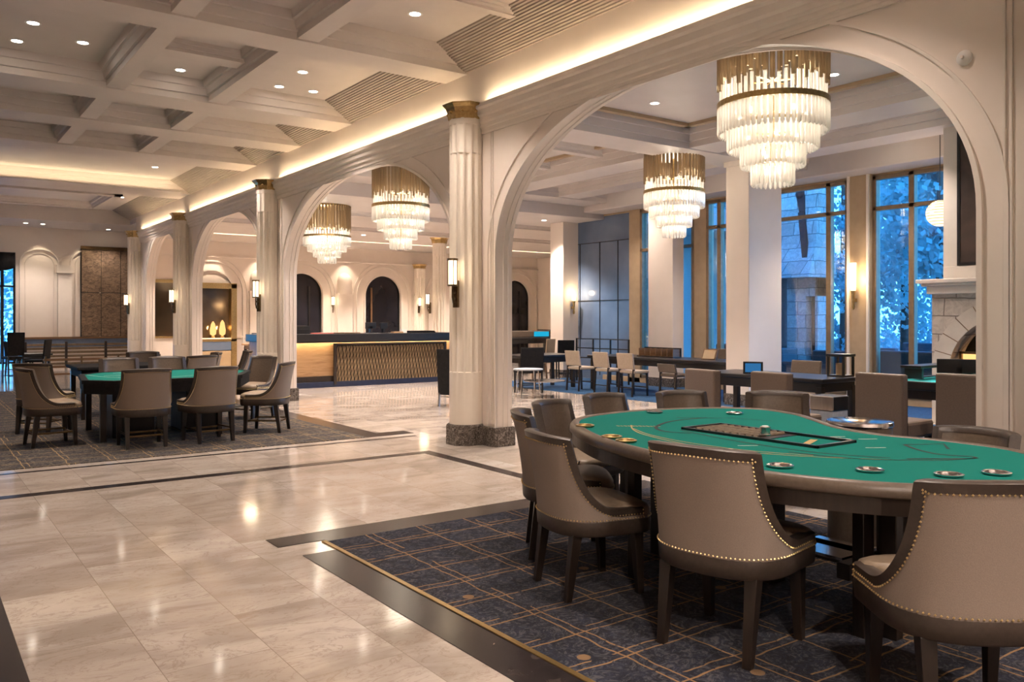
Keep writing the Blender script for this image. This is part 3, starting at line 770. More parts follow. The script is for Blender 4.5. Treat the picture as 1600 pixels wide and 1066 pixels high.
# small wall-wash lights that throw the scallops on the pilasters of the far wall
for c in (9.35, 12.4, 15.35, 18.35, 7.9): light('SPOT', 'wash_beam', (c, FY - .35, CL - .03), 30, (1, .80, .60), .02, 70)
light('SPOT', 'wash_beam', (3.45, 29.6, 4.34), 16, (1, .82, .6), .02, 75); light('SPOT', 'wash_beam', (4.7, 29.6, 4.34), 16, (1, .82, .6), .02, 75)

# sconces ---------------------------------------------------------------------
def make_sconce(loc, rz, label, e=4):
    t = thing('wall_sconce', label, 'wall sconce', loc, rz, 'brass sconces')
    MB().box(-.035, -.03, -.30, .035, .012, .02).build('back_plate', M['dark_brass'], t, bevel=.006)
    m = MB(); m.tube([(0, -.02, -.22), (0, -.07, -.24), (0, -.085, -.18), (0, -.085, -.05)], .012, 8); m.ball((0, -.05, -.12), .02); m.ball((0, -.05, -.2), .018)
    m.build('bracket', M['dark_brass'], t, smooth=True)
    m = MB(); m.cyl(0, -.085, -.05, -.03, .062, 16); m.cyl(0, -.085, .25, .275, .066, 16)
    for k in range(4): m.box(.055 * math.cos(k * PI / 2 + .8) - .004, -.085 + .055 * math.sin(k * PI / 2 + .8) - .004, -.04, .055 * math.cos(k * PI / 2 + .8) + .004, -.085 + .055 * math.sin(k * PI / 2 + .8) + .004, .26)
    m.build('cage', M['dark_brass'], t)
    m = MB(); m.lathe([(.048, -.03), (.048, .25)], 16, (0, -.085)); m.build('lamp_shade', M['shade'], t, smooth=True)
    return t
sp = [((5.279, 8.381, 1.93), face(.906, .423), 'caged brass sconce on the nearest whole fluted column'),
      ((5.279, 15.161, 1.93), face(.906, .423), 'caged brass sconce on the column left of the counter'),
      ((5.279, 21.111, 1.93), face(.906, .423), 'caged brass sconce on the third column of the arcade'),
      ((5.279, 26.211, 1.93), face(.906, .423), 'caged brass sconce on the farthest column, beside the bronze screen'),
      ((12.3, 20.95, 1.95), face(1, 0), 'caged brass sconce on the free column behind the counter'),
      ((11.95, FY - .002, 2.0), face(0, 1), 'lit sconce on the far wall between the two arched doors'),
      ((15.15, FY - .37, 2.0), face(0, 1), 'lit sconce on the column against the far wall'),
      ((18.78, FY - .002, 2.0), face(0, 1), 'lit sconce on the far wall left of the square pier')]
s0 = None
for loc, rz, lb in sp:
    if s0 is None: s0 = make_sconce(loc, rz, lb)
    else: dup(s0, loc, rz, lb, 'brass sconces')
    d = Vector((0, -.12, .1)); d.rotate(Matrix.Rotation(rz, 3, 'Z'))
    light('POINT', 'sconce_glow', (loc[0] + d.x * 1.9, loc[1] + d.y * 1.9, loc[2] + .1), .9, (1, .78, .52), .11)
def torch(loc, rz, label, h=.42):
    t = thing('torch_sconce', label, 'wall sconce', loc, rz)
    m = MB(); m.lathe([(.0, -.34), (.022, -.33), (.03, -.28), (.022, -.25), (.035, -.05), (.05, 0)], 14, (0, -.09)); m.box(-.02, -.09, -.2, .02, 0, -.14); m.build('bracket', M['brass'], t, smooth=True)
    MB().lathe([(.045, 0), (.055, h)], 14, (0, -.09)).build('lamp_shade', M['shade'], t, smooth=True)
torch((WW - .12, 8.56, 2.0), face(1, 0), 'tall torch sconce with glowing tube on the pilaster between the windows', .5)
light('POINT', 'sconce_glow', (WW - .38, 8.56, 2.2), 5, (1, .72, .42), .08)
torch((13.78, 16.38, 1.95), face(0, 1), 'small gold sconce on the square pier beside the slate blue panels', .16)
light('POINT', 'sconce_glow', (13.78, 16.1, 2.15), 2.2, (1, .74, .45), .05)

# chandeliers -----------------------------------------------------------------
def make_chandelier(label, loc):
    t = thing('chandelier', label, 'chandelier', loc, 0, 'tiered crystal chandeliers')     # base at the lowest rod
    def fringe(name, r, z0, z1, n, rad, mat, jag=0., tip=True):
        m = MB()
        for k in range(n):
            a = 2 * PI * k / n; x, y = r * math.cos(a), r * math.sin(a); za = z0 + (jag * ((k * 7) % 5) / 4)
            if tip: m.lathe([(rad * .35, za), (rad, za + .018), (rad, z1)], 6, (x, y))
            else: m.cyl(x, y, za, z1, rad, 6)
        return m.build(name, M[mat], t, smooth=True)
    fringe('crystal_fringe', .185, .0, .22, 25, .019, 'crystal')
    fringe('crystal_fringe', .285, .17, .40, 38, .0195, 'crystal')
    fringe('crystal_fringe', .405, .33, .57, 52, .020, 'crystal')
    fringe('crystal_fringe', .495, .49, .75, 62, .0205, 'crystal')
    fringe('crystal_fringe', .475, .77, .98, 50, .017, 'crystal', .0, False)
    fringe('amber_fringe', .497, .90, 1.64, 50, .019, 'amber', .10, False)
    fringe('amber_fringe', .455, 1.00, 1.64, 40, .019, 'amber', .10, False)
    m = MB()
    for r, z, h in ((.50, .75, .045), (.40, .565, .02), (.28, .39, .02), (.18, .21, .02)): m.lathe([(r - .03, z - .008), (r + .018, z - .008), (r + .018, z + h), (r - .03, z + h)], 40, cap=False)
    m.build('ring', M['brass'], t)
    m = MB(); m.cyl(0, 0, 1.60, 1.65, .50, 40); m.build('canopy', M['brass'], t)
    m = MB(); m.cyl(0, 0, .22, 1.6, .02, 8)
    for z in (.4, .7, 1.0): 
        for k in range(6):
            a = k * PI / 3; m.tube([(0, 0, z), (.20 * math.cos(a), .20 * math.sin(a), z)], .008, 4)
    m.build('stem', M['brass'], t)
    for z, r, n in ((.14, .07, 2), (.30, .14, 3), (.46, .22, 4), (.68, .32, 5)):
        for k in range(n):
            a = 2 * PI * (k + .5) / n; MB().ball((r * math.cos(a), r * math.sin(a), z), .020, 8, 5, 1.7).build('bulb', M['bulb'], t, smooth=True)
    return t
chl = [('tiered crystal chandelier hanging in the nearest arch, largest of the chandeliers', (6.68, 4.98, 2.76)),
       ('tiered crystal chandelier between the nearest arch and the tall windows', (10.6, 9.9, 2.88)),
       ('tiered crystal chandelier hanging high in the second arch', (7.2, 13.3, 2.74)),
       ('tiered crystal chandelier hanging lower over the long counter', (7.45, 17.1, 2.70))
       ]
c0 = None
for lb, loc in chl:
    if c0 is None: c0 = make_chandelier(lb, loc)
    else:
        top = CZ if loc[1] < 15 else CL
        o = dup(c0, loc, .3 * loc[0], lb, 'tiered crystal chandeliers')
        if loc[1] > 15: o.scale = (1, 1, (top - loc[2]) / 1.65)
    for z, e in ((.22, 2.0), (.55, 7.0), (.95, 9.0)):
        light('POINT', 'chandelier_glow', (loc[0], loc[1], loc[2] + z), e, (1, .86, .68), .12 if z < .3 else .27)
# ceiling roses close the gap between chandelier and ceiling
for lb, loc in chl[:3]:
    t = tag(MB().cyl(loc[0], loc[1], loc[2] + 1.65, CZ, .07, 20).build('ceiling_rod', M['brass']), 'short brass ceiling rod above the chandelier ' + lb.split('chandelier ')[1].split(',')[0], 'rod')
# woven globe pendant by the chimney
g = thing('globe_pendant', 'round woven globe lamp partly hidden by the chimney breast', 'pendant lamp', (12.9, 6.55, 3.12))
m = MB(); m.ball((0, 0, 0), .20, 24, 14); m.build('globe', M['globe'], g, smooth=True)
m = MB()
for k in range(9):
    z = -.17 + k * .0425; r = math.sqrt(max(.203 ** 2 - z * z, .001)); m.tube([(r * math.cos(a * PI / 12), r * math.sin(a * PI / 12), z) for a in range(24)], .005, 4, True)
m.build('weave', M['brass'], g); MB().cyl(0, 0, .2, CZ - 3.12, .006, 6).build('cord', M['black'], g)
light('POINT', 'globe_glow', (12.5, 6.4, 3.1), 5, (1, .7, .4), .1)
# small alarm on the spandrel
t = thing('wall_detector', 'small round white detector on the wall right of the near arch', 'detector', (5.6, 2.68, 3.2))
m = MB(); m.lathe([(.05, 0), (.05, .015), (.035, .03), (.02, .035)], 20); m.xf(Matrix.Rotation(-PI / 2, 4, 'Y')); m.build('body', M['white'], t, smooth=True)
m = MB(); m.lathe([(.012, .03), (.010, .05)], 12); m.xf(Matrix.Rotation(-PI / 2, 4, 'Y')); m.build('sensor', M['trim'], t)


# ------------------------------------------------------------------ fireplace
fp = thing('fireplace', 'stone fireplace with arched firebox, white mantel and tall chimney breast', 'fireplace', (12, 5.05, 0))
m = MB(); arch_wall(m, -1.16, 1.16, [(-.9, .9)], 1.86, 0, .35, lambda u, w_, z: (w_, u, z), zs=.78, rise=.78, e=2.0)
m.build('surround', M['stone'], fp)
m = MB(); cv = arch_curve(-.9, .9, .78, .78, 40, 2.0)
arch_mould(m, cv, .0, .24, .03, lambda u, w_, z: (w_, u, z))
m.build('arch_stones', mottled('arch_stone', (.52, .46, .40), (.60, .55, .48), 5, .8, bmp=.3), fp)
m = MB()
for k in range(1, 12):
    a = PI * k / 12; p = [(.9 * math.cos(a), .78 + .78 * math.sin(a)), (1.14 * math.cos(a), .78 + 1.02 * math.sin(a))]
    m.tube([(-.031, u, z) for u, z in p], .006, 4)
m.build('joint', M['wood_mid'], fp)
m = MB()
m.box(-.22, -1.29, 2.0, .5, 1.29, 2.06); m.box(-.16, -1.24, 1.96, .5, 1.24, 2.0); m.box(-.10, -1.19, 1.85, .5, 1.19, 1.965)
m.build('mantel', M['trim'], fp, bevel=.012)
MB().box(.10, -1.05, 2.06, 1.0, 1.05, CZ).build('chimney_breast', M['chimney'], fp, bevel=.01)
MB().box(.05, -1.02, 2.06, .12, 1.02, 2.24).build('shelf_board', M['chimney'], fp, bevel=.006)
MB().box(.35, -1.16, 0, 1.0, 1.16, 1.9).build('chimney_base', M['stone'], fp)
m = MB(); m.rings([[(w_, u, z) for u, z in arch_curve(-.9, .9, .78, .78, 30, 2.0)] for w_ in (.33, .36)]); m.build('firebox', M['black_matte'], fp)
ar = thing('wall_painting', 'dark framed painting above the fireplace mantel', 'painting', (12.06, 5.05, 2.28))
MB().box(0, -.80, 0, .035, .80, 2.2).build('canvas', M['art'], ar)
m = MB(); m.box(-.01, -.83, -.03, .04, -.79, 2.23); m.box(-.01, .79, -.03, .04, .83, 2.23); m.box(-.01, -.8, -.03, .04, .8, .01); m.box(-.01, -.8, 2.19, .04, .8, 2.23); m.build('picture_frame', M['black'], ar)
fs = thing('fire_screen', 'glowing amber fire screen standing in the arched firebox', 'fire screen', (12.14, 5.05, 0))
m = MB()
for u in (-.82, -.5, -.17, .17, .5, .82): m.box(-.015, u - .015, .42, .015, u + .015, 1.03)
for z in (.42, .78, 1.02): m.box(-.015, -.83, z - .015, .015, .83, z + .015)
for u in (-.81, .81): m.box(-.06, u - .02, .0, .06, u + .02, .45)
m.build('screen_frame', M['dark_brass'], fs)
MB().box(.02, -.8, .46, .03, .8, 1.0).build('glow_panel', M['flame'], fs)

# ------------------------------------------------------------------ outdoors
struct(MB().box(14.25, -8, -.3, 60, 60, -.08).build('ground_terrace', M['lawn']))
struct(MB().box(-25, 30.25, -.3, 14.2, 60, -.08).build('ground_outside', M['lawn']))
b = thing('stone_building', 'grey stone outbuilding with flared roof and dark doorway outside the windows', 'building', (18.6, 13.12, -.08))
m = MB(); m.box(0, -.26, 0, .6, .30, 2.62); m.box(0, -.60, 2.15, .6, -.25, 2.62); m.box(0, -.60, 0, .6, -.53, 2.62); m.build('stone_wall', M['stone_out'], b)
m = MB(); m.rings([[(-.45, -.64, 2.62), (.75, -.64, 2.62), (.75, .36, 2.62), (-.45, .36, 2.62)], [(-.1, -.62, 3.5), (.7, -.62, 3.5), (.7, .48, 3.5), (-.1, .48, 3.5)], [(.15, -.58, 6.2), (.65, -.58, 6.2), (.65, .62, 6.2), (.15, .62, 6.2)]])
m.build('flared_roof', M['stone_out'], b)
MB().box(-.02, .64, 0, 2.2, 2.2, 6.0).build('dark_wing', M['roof_dark'], b)
MB().box(.25, -.53, 0, .3, -.26, 2.15).build('doorway', M['black_matte'], b)
m = MB(); m.taper((-.24, -.44, 2.9), (.05, .07), (.0, -.16, 4.3), (.05, .10)); m.taper((-.03, -.22, 4.1), (.06, .05), (.05, -.10, 4.75), (.05, .13)); m.ball((.05, -.08, 4.78), .14, 10, 6); m.build('iron_bracket', M['black_matte'], b)
def patio_sofa(name, label, cat, loc, rz, wdt, hb=.82, group=None):
    t = thing(name, label, cat, loc, rz, group)
    MB().box(-wdt / 2, -.4, .05, wdt / 2, .4, .38).build('base', M['patio'], t, bevel=.02)
    MB().box(-wdt / 2, -.42, .3, wdt / 2, -.26, hb).build('backrest', M['patio'], t, bevel=.03)
    for s in (-1, 1): MB().box(s * wdt / 2 - .08, -.4, .3, s * wdt / 2 + .08, .4, .62).build('armrest', M['patio'], t, bevel=.02)
    MB().box(-wdt / 2 + .1, -.26, .38, wdt / 2 - .1, .4, .52).build('seat_cushion', M['cushion'], t, bevel=.03)
    for x in (-1, 1):
        for y in (-1, 1): MB().box(x * (wdt / 2 - .06) - .03, y * .34 - .03, 0, x * (wdt / 2 - .06) + .03, y * .34 + .03, .06).build('foot', M['black'], t)
    return t
GZ = -.08
patio_sofa('patio_sofa', 'dark wicker sofa on the terrace right outside the window by the fireplace', 'outdoor sofa', (15.35, 8.05, GZ), face(1, 0), 1.5, .98)
patio_sofa('patio_sofa', 'dark wicker sofa farther out on the terrace with its pale cushion showing', 'outdoor sofa', (19.3, 9.9, GZ), face(-1, 0), 1.9, 1.0)
patio_sofa('patio_armchair', 'dark wicker armchair on the terrace left of the window pilaster', 'outdoor armchair', (15.9, 10.2, GZ), face(1, .3), .85, .92)
patio_sofa('patio_armchair', 'dark wicker armchair on the terrace in front of the stone outbuilding', 'outdoor armchair', (16.6, 11.6, GZ), face(.2, -1), .85, .9)
patio_sofa('patio_armchair', 'dark wicker armchair on the terrace seen past the middle pier', 'outdoor armchair', (16.4, 13.6, GZ), face(-1, -.2), .85, .95)
patio_sofa('patio_armchair', 'dark wicker armchair on the terrace behind the nearer dark sofa', 'outdoor armchair', (17.4, 10.0, GZ), face(1, 0), .85, .95)
t = thing('patio_table', 'pale square table among the dark wicker seats on the terrace', 'outdoor table', (17.0, 8.9, GZ))
MB().box(-.5, -.5, .66, .5, .5, .72).build('table_top', M['cushion'], t, bevel=.01)
for x in (-1, 1):
    for y in (-1, 1): MB().box(x * .44 - .03, y * .44 - .03, 0, x * .44 + .03, y * .44 + .03, .66).build('leg', M['patio'], t)
def tree(label, x, y, h, r, n, mat, seed, zlow=.4):
    rnd = random.Random(seed); t = thing('tree', label, 'tree', (x, y, GZ), 0, 'trees beyond the glass')
    MB().lathe([(.16, 0), (.12, h * .4), (.05, h * .92)], 10).build('trunk', M['bark'], t, smooth=True)
    m = MB()
    blobs = [(rnd.uniform(-.6, .6) * r, rnd.uniform(-.6, .6) * r, zlow + (h - zlow) * rnd.random(), r * rnd.uniform(.35, .6)) for _ in range(16)]
    for k in range(n):
        bx, by, bz, br = blobs[k % 16]
        d = Vector((rnd.gauss(0, 1), rnd.gauss(0, 1), rnd.gauss(0, 1))).normalized() * br * rnd.uniform(.5, 1.05)
        c = Vector((bx, by, bz)) + d; c.z = max(c.z, .15)
        a = Vector((rnd.gauss(0, 1), rnd.gauss(0, 1), rnd.gauss(0, 1))).normalized(); q = a.orthogonal().normalized() * .135; p = a.cross(q)* rnd.uniform(.5, .9)
        m.add([c - q, c + p * .8, c + q, c - p * .8], [(0, 1, 2, 3)])
    m.build('foliage', M[mat], t)
tl = ['tall tree outside the window beside the fireplace chimney', 'tall tree outside right of the window pilaster', 'broad tree behind the terrace seats', 'tree just left of the window pilaster', 'tree beyond the stone outbuilding', 'tree seen past the middle pier', 'high tree far behind the terrace', 'tree outside hidden mostly by the nearest pier']
for k, (x, y, h, r, mt) in enumerate(((22.5, 11.4, 9, 1.9, 'leaf'), (26.5, 14.6, 10, 2.1, 'leaf'), (31.5, 20.0, 10, 2.2, 'leaf2'), (24.5, 19.6, 9.5, 2.1, 'leaf'), (33.5, 26.6, 10, 2.6, 'leaf2'), (27, 24.6, 9, 2.2, 'leaf'), (38.5, 20.8, 12, 2.8, 'leaf2'), (28, 31, 11, 2.0, 'leaf2'))):
    tree(tl[k], x, y, h, r, 7000, mt, k + 3)
tree('leafy tree outside the far left window, nearer the wall', 1.2, 37, 5, 1.7, 3500, 'leaf2', 31); tree('taller leafy tree outside the far left window, set farther back', 3.2, 43, 8, 3, 4500, 'leaf', 32)

# ------------------------------------------------------------------ barrel-back chair
def plan(sm):
    """seat outline by arc parameter: 0 at the rear centre, +-1 at the arm fronts"""
    a = min(abs(sm), .62) / .62 * PI / 2; W = .30
    x = W * math.sin(a) ** .80; y = -.02 - .27 * max(math.cos(a), 0) ** .80
    if abs(sm) > .62: y = -.02 + (abs(sm) - .62) / .38 * .21; x = W
    return math.copysign(x, sm), y
SA = [-1 + 2 * i / 200 for i in range(201)]
_P = [Vector(plan(s)) for s in SA]
_L = [0]
for i in range(200): _L.append(_L[-1] + (_P[i + 1] - _P[i]).length)
HALF = _L[-1] / 2
def plan_m(sm):
    q = min(max(sm + HALF, 0), _L[-1] - 1e-6)
    lo = 0
    import bisect
    lo = min(max(bisect.bisect_right(_L, q) - 1, 0), 199); f = (q - _L[lo]) / max(_L[lo + 1] - _L[lo], 1e-9)
    p = _P[lo].lerp(_P[lo + 1], f); t = (_P[lo + 1] - _P[lo]).normalized()
    return p, Vector((t.y, -t.x))        # outward normal
ZB = .445; ZTOP = .905
def surf(sm, z, off):
    p, n = plan_m(sm); t = max((z - ZB) / (ZTOP - ZB), 0)
    lean = .075 * t ** 1.5; nar = 1 + .02 * t
    q = p + n * off
    return Vector((q.x * nar, q.y - lean * (1 if True else 0), z))
S0, S1, ZARM = .292, .56, .502
def top_z(sm):
    a = abs(sm)
    if a <= S0: return ZTOP + .012 * math.cos(a / S0 * PI / 2)
    u = min((a - S0) / (S1 - S0), 1)
    return ZARM + (ZTOP - ZARM) * (1 - (1 - (1 - u) ** 2.5) ** (1 / 2.5))
EDGE = []
for i in range(15): EDGE.append(S0 * i / 14)
for i in range(1, 25): EDGE.append(S0 + (S1 - S0) * (i / 24) ** 2.6)
EDGE += [S1 + (HALF - S1) * i / 5 for i in range(1, 6)]
EDGE = [-e for e in reversed(EDGE[1:])] + EDGE
def make_chair(label):
    t = thing('barrel_chair', label, 'chair', (0, 0, 0))
    NZ = 7; TH = .052
    def grid(off, mi, m):
        rows = []
        for s in EDGE: rows.append([surf(s, ZB + (top_z(s) - ZB) * k / NZ, off) for k in range(NZ + 1)])
        m.mi = mi; m.sm = True; m.rings(rows, False, False)
        return rows
    m = MB(); o_ = grid(0, 0, m); i_ = grid(-TH, 1, m)
    for k in (0, NZ): m.rings([[a[k] for a in o_], [a[k] for a in i_]], False, False)
    for e in (0, -1): m.rings([o_[e], i_[e]], False, False)
    m.build('backrest', [M['fabric'], M['leather']], t, smooth=True)
    pts2 = [(s, top_z(s)) for s in EDGE]
    def offs(d):
        out = []
        for i in range(len(pts2)):
            a = Vector(pts2[max(i - 1, 0)]); b = Vector(pts2[min(i + 1, len(pts2) - 1)]); tt = (b - a).normalized()
            n = Vector((tt.y, -tt.x)); out.append((pts2[i][0] + n.x * d, pts2[i][1] + n.y * d))
        return out
    lo = offs(.034); hi = offs(-.007)
    rows = []
    for (a, za), (b, zb) in zip(lo, hi):
        za = max(za, ZB + .02)
        rows.append([surf(a, za, .0035), surf(b, zb - .006, .005), surf(b, zb, -.006), surf(b, zb, -TH + .006), surf(b, zb - .006, -TH - .005), surf(a, za, -TH - .0035)])
    m = MB(); m.rings(rows); m.build('back_trim', M['leather_dark'], t, smooth=True, angle=60)
    m = MB()
    def nails(path, sp=.0185, r=.0053):
        acc = 0; last = None
        for p in path:
            if last is not None:
                d = (p - last).length; k = acc
                while k < d:
                    m.octa(last.lerp(p, k / d), r); k += sp
                acc = k - d
            last = p
    nails([surf(a, max(z, ZB + .03), .005) for a, z in offs(.037)])
    nails([surf(s, ZB + .010, .006) for s in EDGE])
    for s in (-1, 1): nails([surf(s * (HALF - .008), ZB + .015 + .01 * k, .006) for k in range(5)])
    m.build('nail_trim', M['nail'], t)
    # seat outline closed by a bowed front
    N_ = 36
    out = [plan_m(-HALF + 2 * HALF * i / N_)[0] for i in range(N_ + 1)]
    fr = [Vector((.295 * math.cos(a) ** .55 if math.cos(a) > 0 else -.295 * (-math.cos(a)) ** .55, .19 + .10 * math.sin(a) ** .9)) for a in [PI * k / 14 for k in range(1, 14)]]
    poly = [(p.x, p.y) for p in out] + [(p.x, p.y) for p in fr]
    m = MB(); m.rings([[(x * q, y * q, z) for x, y in poly] for q, z in ((.97, .362), (1.0, .372), (1.012, .43), (1.0, .447))])
    m.build('seat_frame', M['leather_dark'], t, smooth=True)
    m = MB(); m.nails = None
    inn = inset(poly, .045)
    front = [(x, y) for x, y in poly]
    cush = [(x * .83, max(y, -.24) if y < 0 else y) if y < .12 else (x * .985, y) for x, y in poly]
    m.rings([[(x * q, y * q, z) for x, y in cush] for q, z in ((.98, .447), (1.0, .462), (1.0, .485), (.97, .505), (.88, .519), (.6, .527), (.2, .529))])
    m.build('seat', M['seat_leather'], t, smooth=True, angle=70)
    m = MB()
    def nl(path):
        for p in path: m.octa(p, .0053)
    L_ = fr; nl([Vector((p.x * 1.012, p.y * 1.012, .452)) for p in [L_[0].lerp(L_[-1], 0)]])
    for i in range(len(fr) - 1):
        for k in range(4): 
            p = fr[i].lerp(fr[i + 1], k / 4); m.octa((p.x * 1.01, p.y * 1.01, .455), .0053)
    m.build('nail_trim', M['nail'], t)
    for x in (-1, 1):
        MB().taper((x * .205, -.245, 0), (.019, .019), (x * .205, -.195, .37), (.029, .029)).build('leg', M['wood_dark'], t, bevel=.003)
        MB().taper((x * .225, .205, 0), (.019, .019), (x * .222, .185, .37), (.029, .029)).build('leg', M['wood_dark'], t, bevel=.003)
    return t
CH = make_chair('taupe barrel-back chair with brass nailheads at the middle of the near table edge')
CH['group'] = 'barrel chairs at the near gaming table'
CH.scale = (1.04, 1.04, 1.02); CH.location = (3.12, 2.555, .007); CH.rotation_euler = (0, 0, face(1, .20))
near = [((3.10, 3.53), (1, -.24), 'taupe barrel-back chair at the near table, its left neighbour stands half behind it', .95),
        ((3.46, 4.16), (.9, -.62), 'barrel chair squeezed behind another at the left end of the near table', .98),
        ((3.20, 1.56), (.62, .80), 'taupe barrel-back chair at the near table cut off by the right frame edge', 1.03),
        ((4.10, 4.78), (.3, -1), 'narrow glimpse of a dark leather chair back beyond the left end of the near table', .94),
        ((4.76, 4.97), (.05, -1), 'leather chair whose back rises behind the left end of the green felt', .94),
        ((5.43, 4.82), (-.3, -1), 'leather chair whose back rises behind the far edge of the felt, left of two', .935),
        ((5.80, 4.28), (-.8, -.6), 'leather chair whose back rises behind the far edge of the felt, nearest the drum table', .95),
        ((4.86, 2.38), (-1, .0), 'leather chair with nailheads, its back rising behind the felt by the right pier', .92)]
for (x, y), f, lb, s in near: dup(CH, (x, y, .007), face(*f), lb, 'barrel chairs at the near gaming table', (s, s, s))
# chairs across the aisle carry a foot rail
CL_ = copy_tree(CH); CL_['group'] = 'barrel chairs at the far left gaming table'
m = MB(); m.box(-.20, -.215, .13, .20, -.195, .15); m.box(-.21, .185, .13, .21, .205, .15)
for x in (-1, 1): m.box(x * .21 - .01, -.21, .15, x * .21 + .01, .2, .17)
m.build('foot_rail', M['dark_brass'], CL_, bevel=.002)
far = [((2.27, 10.52), (.02, 1), 'barrel-back chair seen from behind, left of two fronting the far green table'),
       ((3.02, 10.50), (-.12, 1), 'barrel-back chair seen from behind, right of two fronting the far green table'),
       ((1.42, 11.25), (1, .10), 'barrel-back chair in profile at the left end of the far green table'),
       ((1.50, 12.56), (.62, .75), 'barrel-back chair behind the one in profile, back turned to the aisle'),
       ((3.90, 10.93), (-.8, .62), 'barrel-back chair at the right end of the far green table'),
       ((2.55, 13.06), (0, -1), 'barrel chair across the far green table, left of two facing the aisle'),
       ((3.22, 13.06), (0, -1), 'barrel chair across the far green table, right of two facing the aisle'),
       ((4.25, 12.55), (-.9, -.45), 'barrel chair at the back right corner of the far green table with a bluish sheen')]
for k, ((x, y), f, lb) in enumerate(far):
    if k == 0: CL_.location = (x, y, .007); CL_.rotation_euler = (0, 0, face(*f)); CL_['label'] = lb; CL_.scale = (1, 1, 1)
    else: dup(CL_, (x, y, .007), face(*f), lb, 'barrel chairs at the far left gaming table')
for (x, y), f, lb in [((3.35, 15.35), (-.1, -1), 'barrel chair at the dark table behind the far green table, facing the aisle'),
                      ((4.05, 14.6), (-1, .1), 'barrel chair side-on with blue light on its back, left of two'),
                      ((4.75, 15.1), (-1, .2), 'barrel chair side-on with blue light on its back, right of two'),
                      ((3.72, 13.75), (-.3, 1), 'pale-topped barrel chair just behind the right half of the far green table')]:
    dup(CL_, (x, y, .007), face(*f), lb, 'barrel chairs behind the far green table')

# ------------------------------------------------------------------ near gaming table
ctrl = [(3.62, 4.30), (3.22, 3.70), (3.03, 3.05), (3.00, 2.40), (3.24, 1.80), (3.72, 1.52), (4.26, 1.58), (4.62, 1.92), (4.68, 2.32), (4.62, 2.68), (4.70, 2.98), (4.93, 3.30), (5.12, 3.60), (5.18, 4.00), (4.86, 4.30), (4.25, 4.46)]
out = smooth_closed(ctrl, 8)
T = thing('gaming_table', 'kidney-shaped card table with green felt and padded brown rail in the foreground', 'gaming table', (0, 0, 0))
TZ = .825
felt = inset(out, .065)
m = MB(); m.prism(felt, TZ - .05, TZ); m.build('felt_top', M['felt'], T)
m = MB()
secs = [(.0, TZ - .045), (.004, TZ - .015), (.022, TZ + .006), (.045, TZ + .008), (.064, TZ + .001), (.068, TZ - .02), (.06, TZ - .055), (.012, TZ - .055)]
rg = [[(*p, z) for p in inset(out, d)] for d, z in secs]
n = len(out); m.rings([[rg[k][i] for k in range(len(secs))] for i in list(range(n)) + [0]], True, False)
m.build('padded_rail', M['leather'], T, smooth=True, angle=60)
m = MB(); a = inset(out, .018); b = inset(out, .05)
m.rings([[(*a[i], TZ - .055), (*a[i], TZ - .125), (*b[i], TZ - .125), (*b[i], TZ - .055)] for i in list(range(n)) + [0]], True, False)
m.build('apron', M['wood_dark'], T)
m = MB(); m.prism(inset(out, .04), TZ - .10, TZ - .06); m.build('underframe', M['black_matte'], T)
for x, y, wx, wy in ((3.42, 3.50, .03, .03), (3.66, 2.22, .045, .03), (3.74, 2.13, .03, .045), (4.15, 2.35, .075, .05), (3.9, 3.75, .05, .05), (4.35, 3.75, .06, .06), (4.4, 2.1, .05, .05), (4.0, 3.0, .06, .06)):
    MB().box(x - wx, y - wy, 0.007, x + wx, y + wy, TZ - .09).build('leg', M['wood_dark'], T, bevel=.004)
m = MB(); m.box(3.72, 2.33, .22, 4.1, 2.40, .30); m.box(3.95, 2.35, .22, 4.05, 3.75, .30); m.build('stretcher', M['wood_dark'], T, bevel=.004)
MB().box(3.80, 2.42, .285, 4.10, 2.75, .30).build('kick_plate', M['chrome_top'], T)
m = MB(); m.box(3.58, 3.30, .60, 3.80, 3.44, .68); m.tube([(3.42, 3.52, .62), (3.7, 3.4, .62)], .01, 6); m.build('bracket', M['steel'], T)
# printed layout on the felt
PZ = TZ + .0012
m = MB()
ribbon(m, smooth_open([(4.42, 3.83), (4.13, 3.84), (3.90, 3.76), (3.74, 3.64), (3.68, 3.50), (3.74, 3.36)], 8), .011, PZ)
ribbon(m, smooth_open([(3.80, 3.5), (3.72, 3.1), (3.70, 2.8), (3.72, 2.5), (3.86, 2.2)], 8), .007, PZ)
ribbon(m, [(4.33, 2.39), (4.53, 2.28), (4.36, 2.17)], .009, PZ)
ribbon(m, smooth_open([(4.33, 2.39), (4.22, 2.26), (4.16, 2.12), (4.22, 1.99), (4.16, 1.96), (4.02, 2.06), (3.9, 2.14)], 6), .010, PZ)
ribbon(m, [(4.25, 3.95), (4.55, 3.7), (4.62, 3.45)], .006, PZ); ribbon(m, smooth_open([(3.62, 2.6), (3.7, 2.3), (3.95, 2.05), (4.2, 1.95)], 8), .007, PZ)
m.build('felt_marking', M['mark_dark'], T)
m = MB()
ribbon(m, smooth_open([(3.72, 3.84), (3.57, 3.66), (3.47, 3.45), (3.40, 3.1), (3.44, 2.76), (3.56, 2.48), (3.82, 2.16)], 8), .005, PZ)
ribbon(m, smooth_open([(3.62, 3.72), (3.50, 3.45), (3.45, 3.1), (3.49, 2.76), (3.62, 2.46)], 8), .005, PZ)
for k in range(6):
    u = 3.62 + .035 * k; ribbon(m, smooth_open([(u, 3.84 - .03 * k), (u + .012, 3.88 - .03 * k), (u + .022, 3.83 - .03 * k), (u + .03, 3.86 - .03 * k)], 4), .004, PZ)
m.build('felt_marking', M['mark_gold'], T)
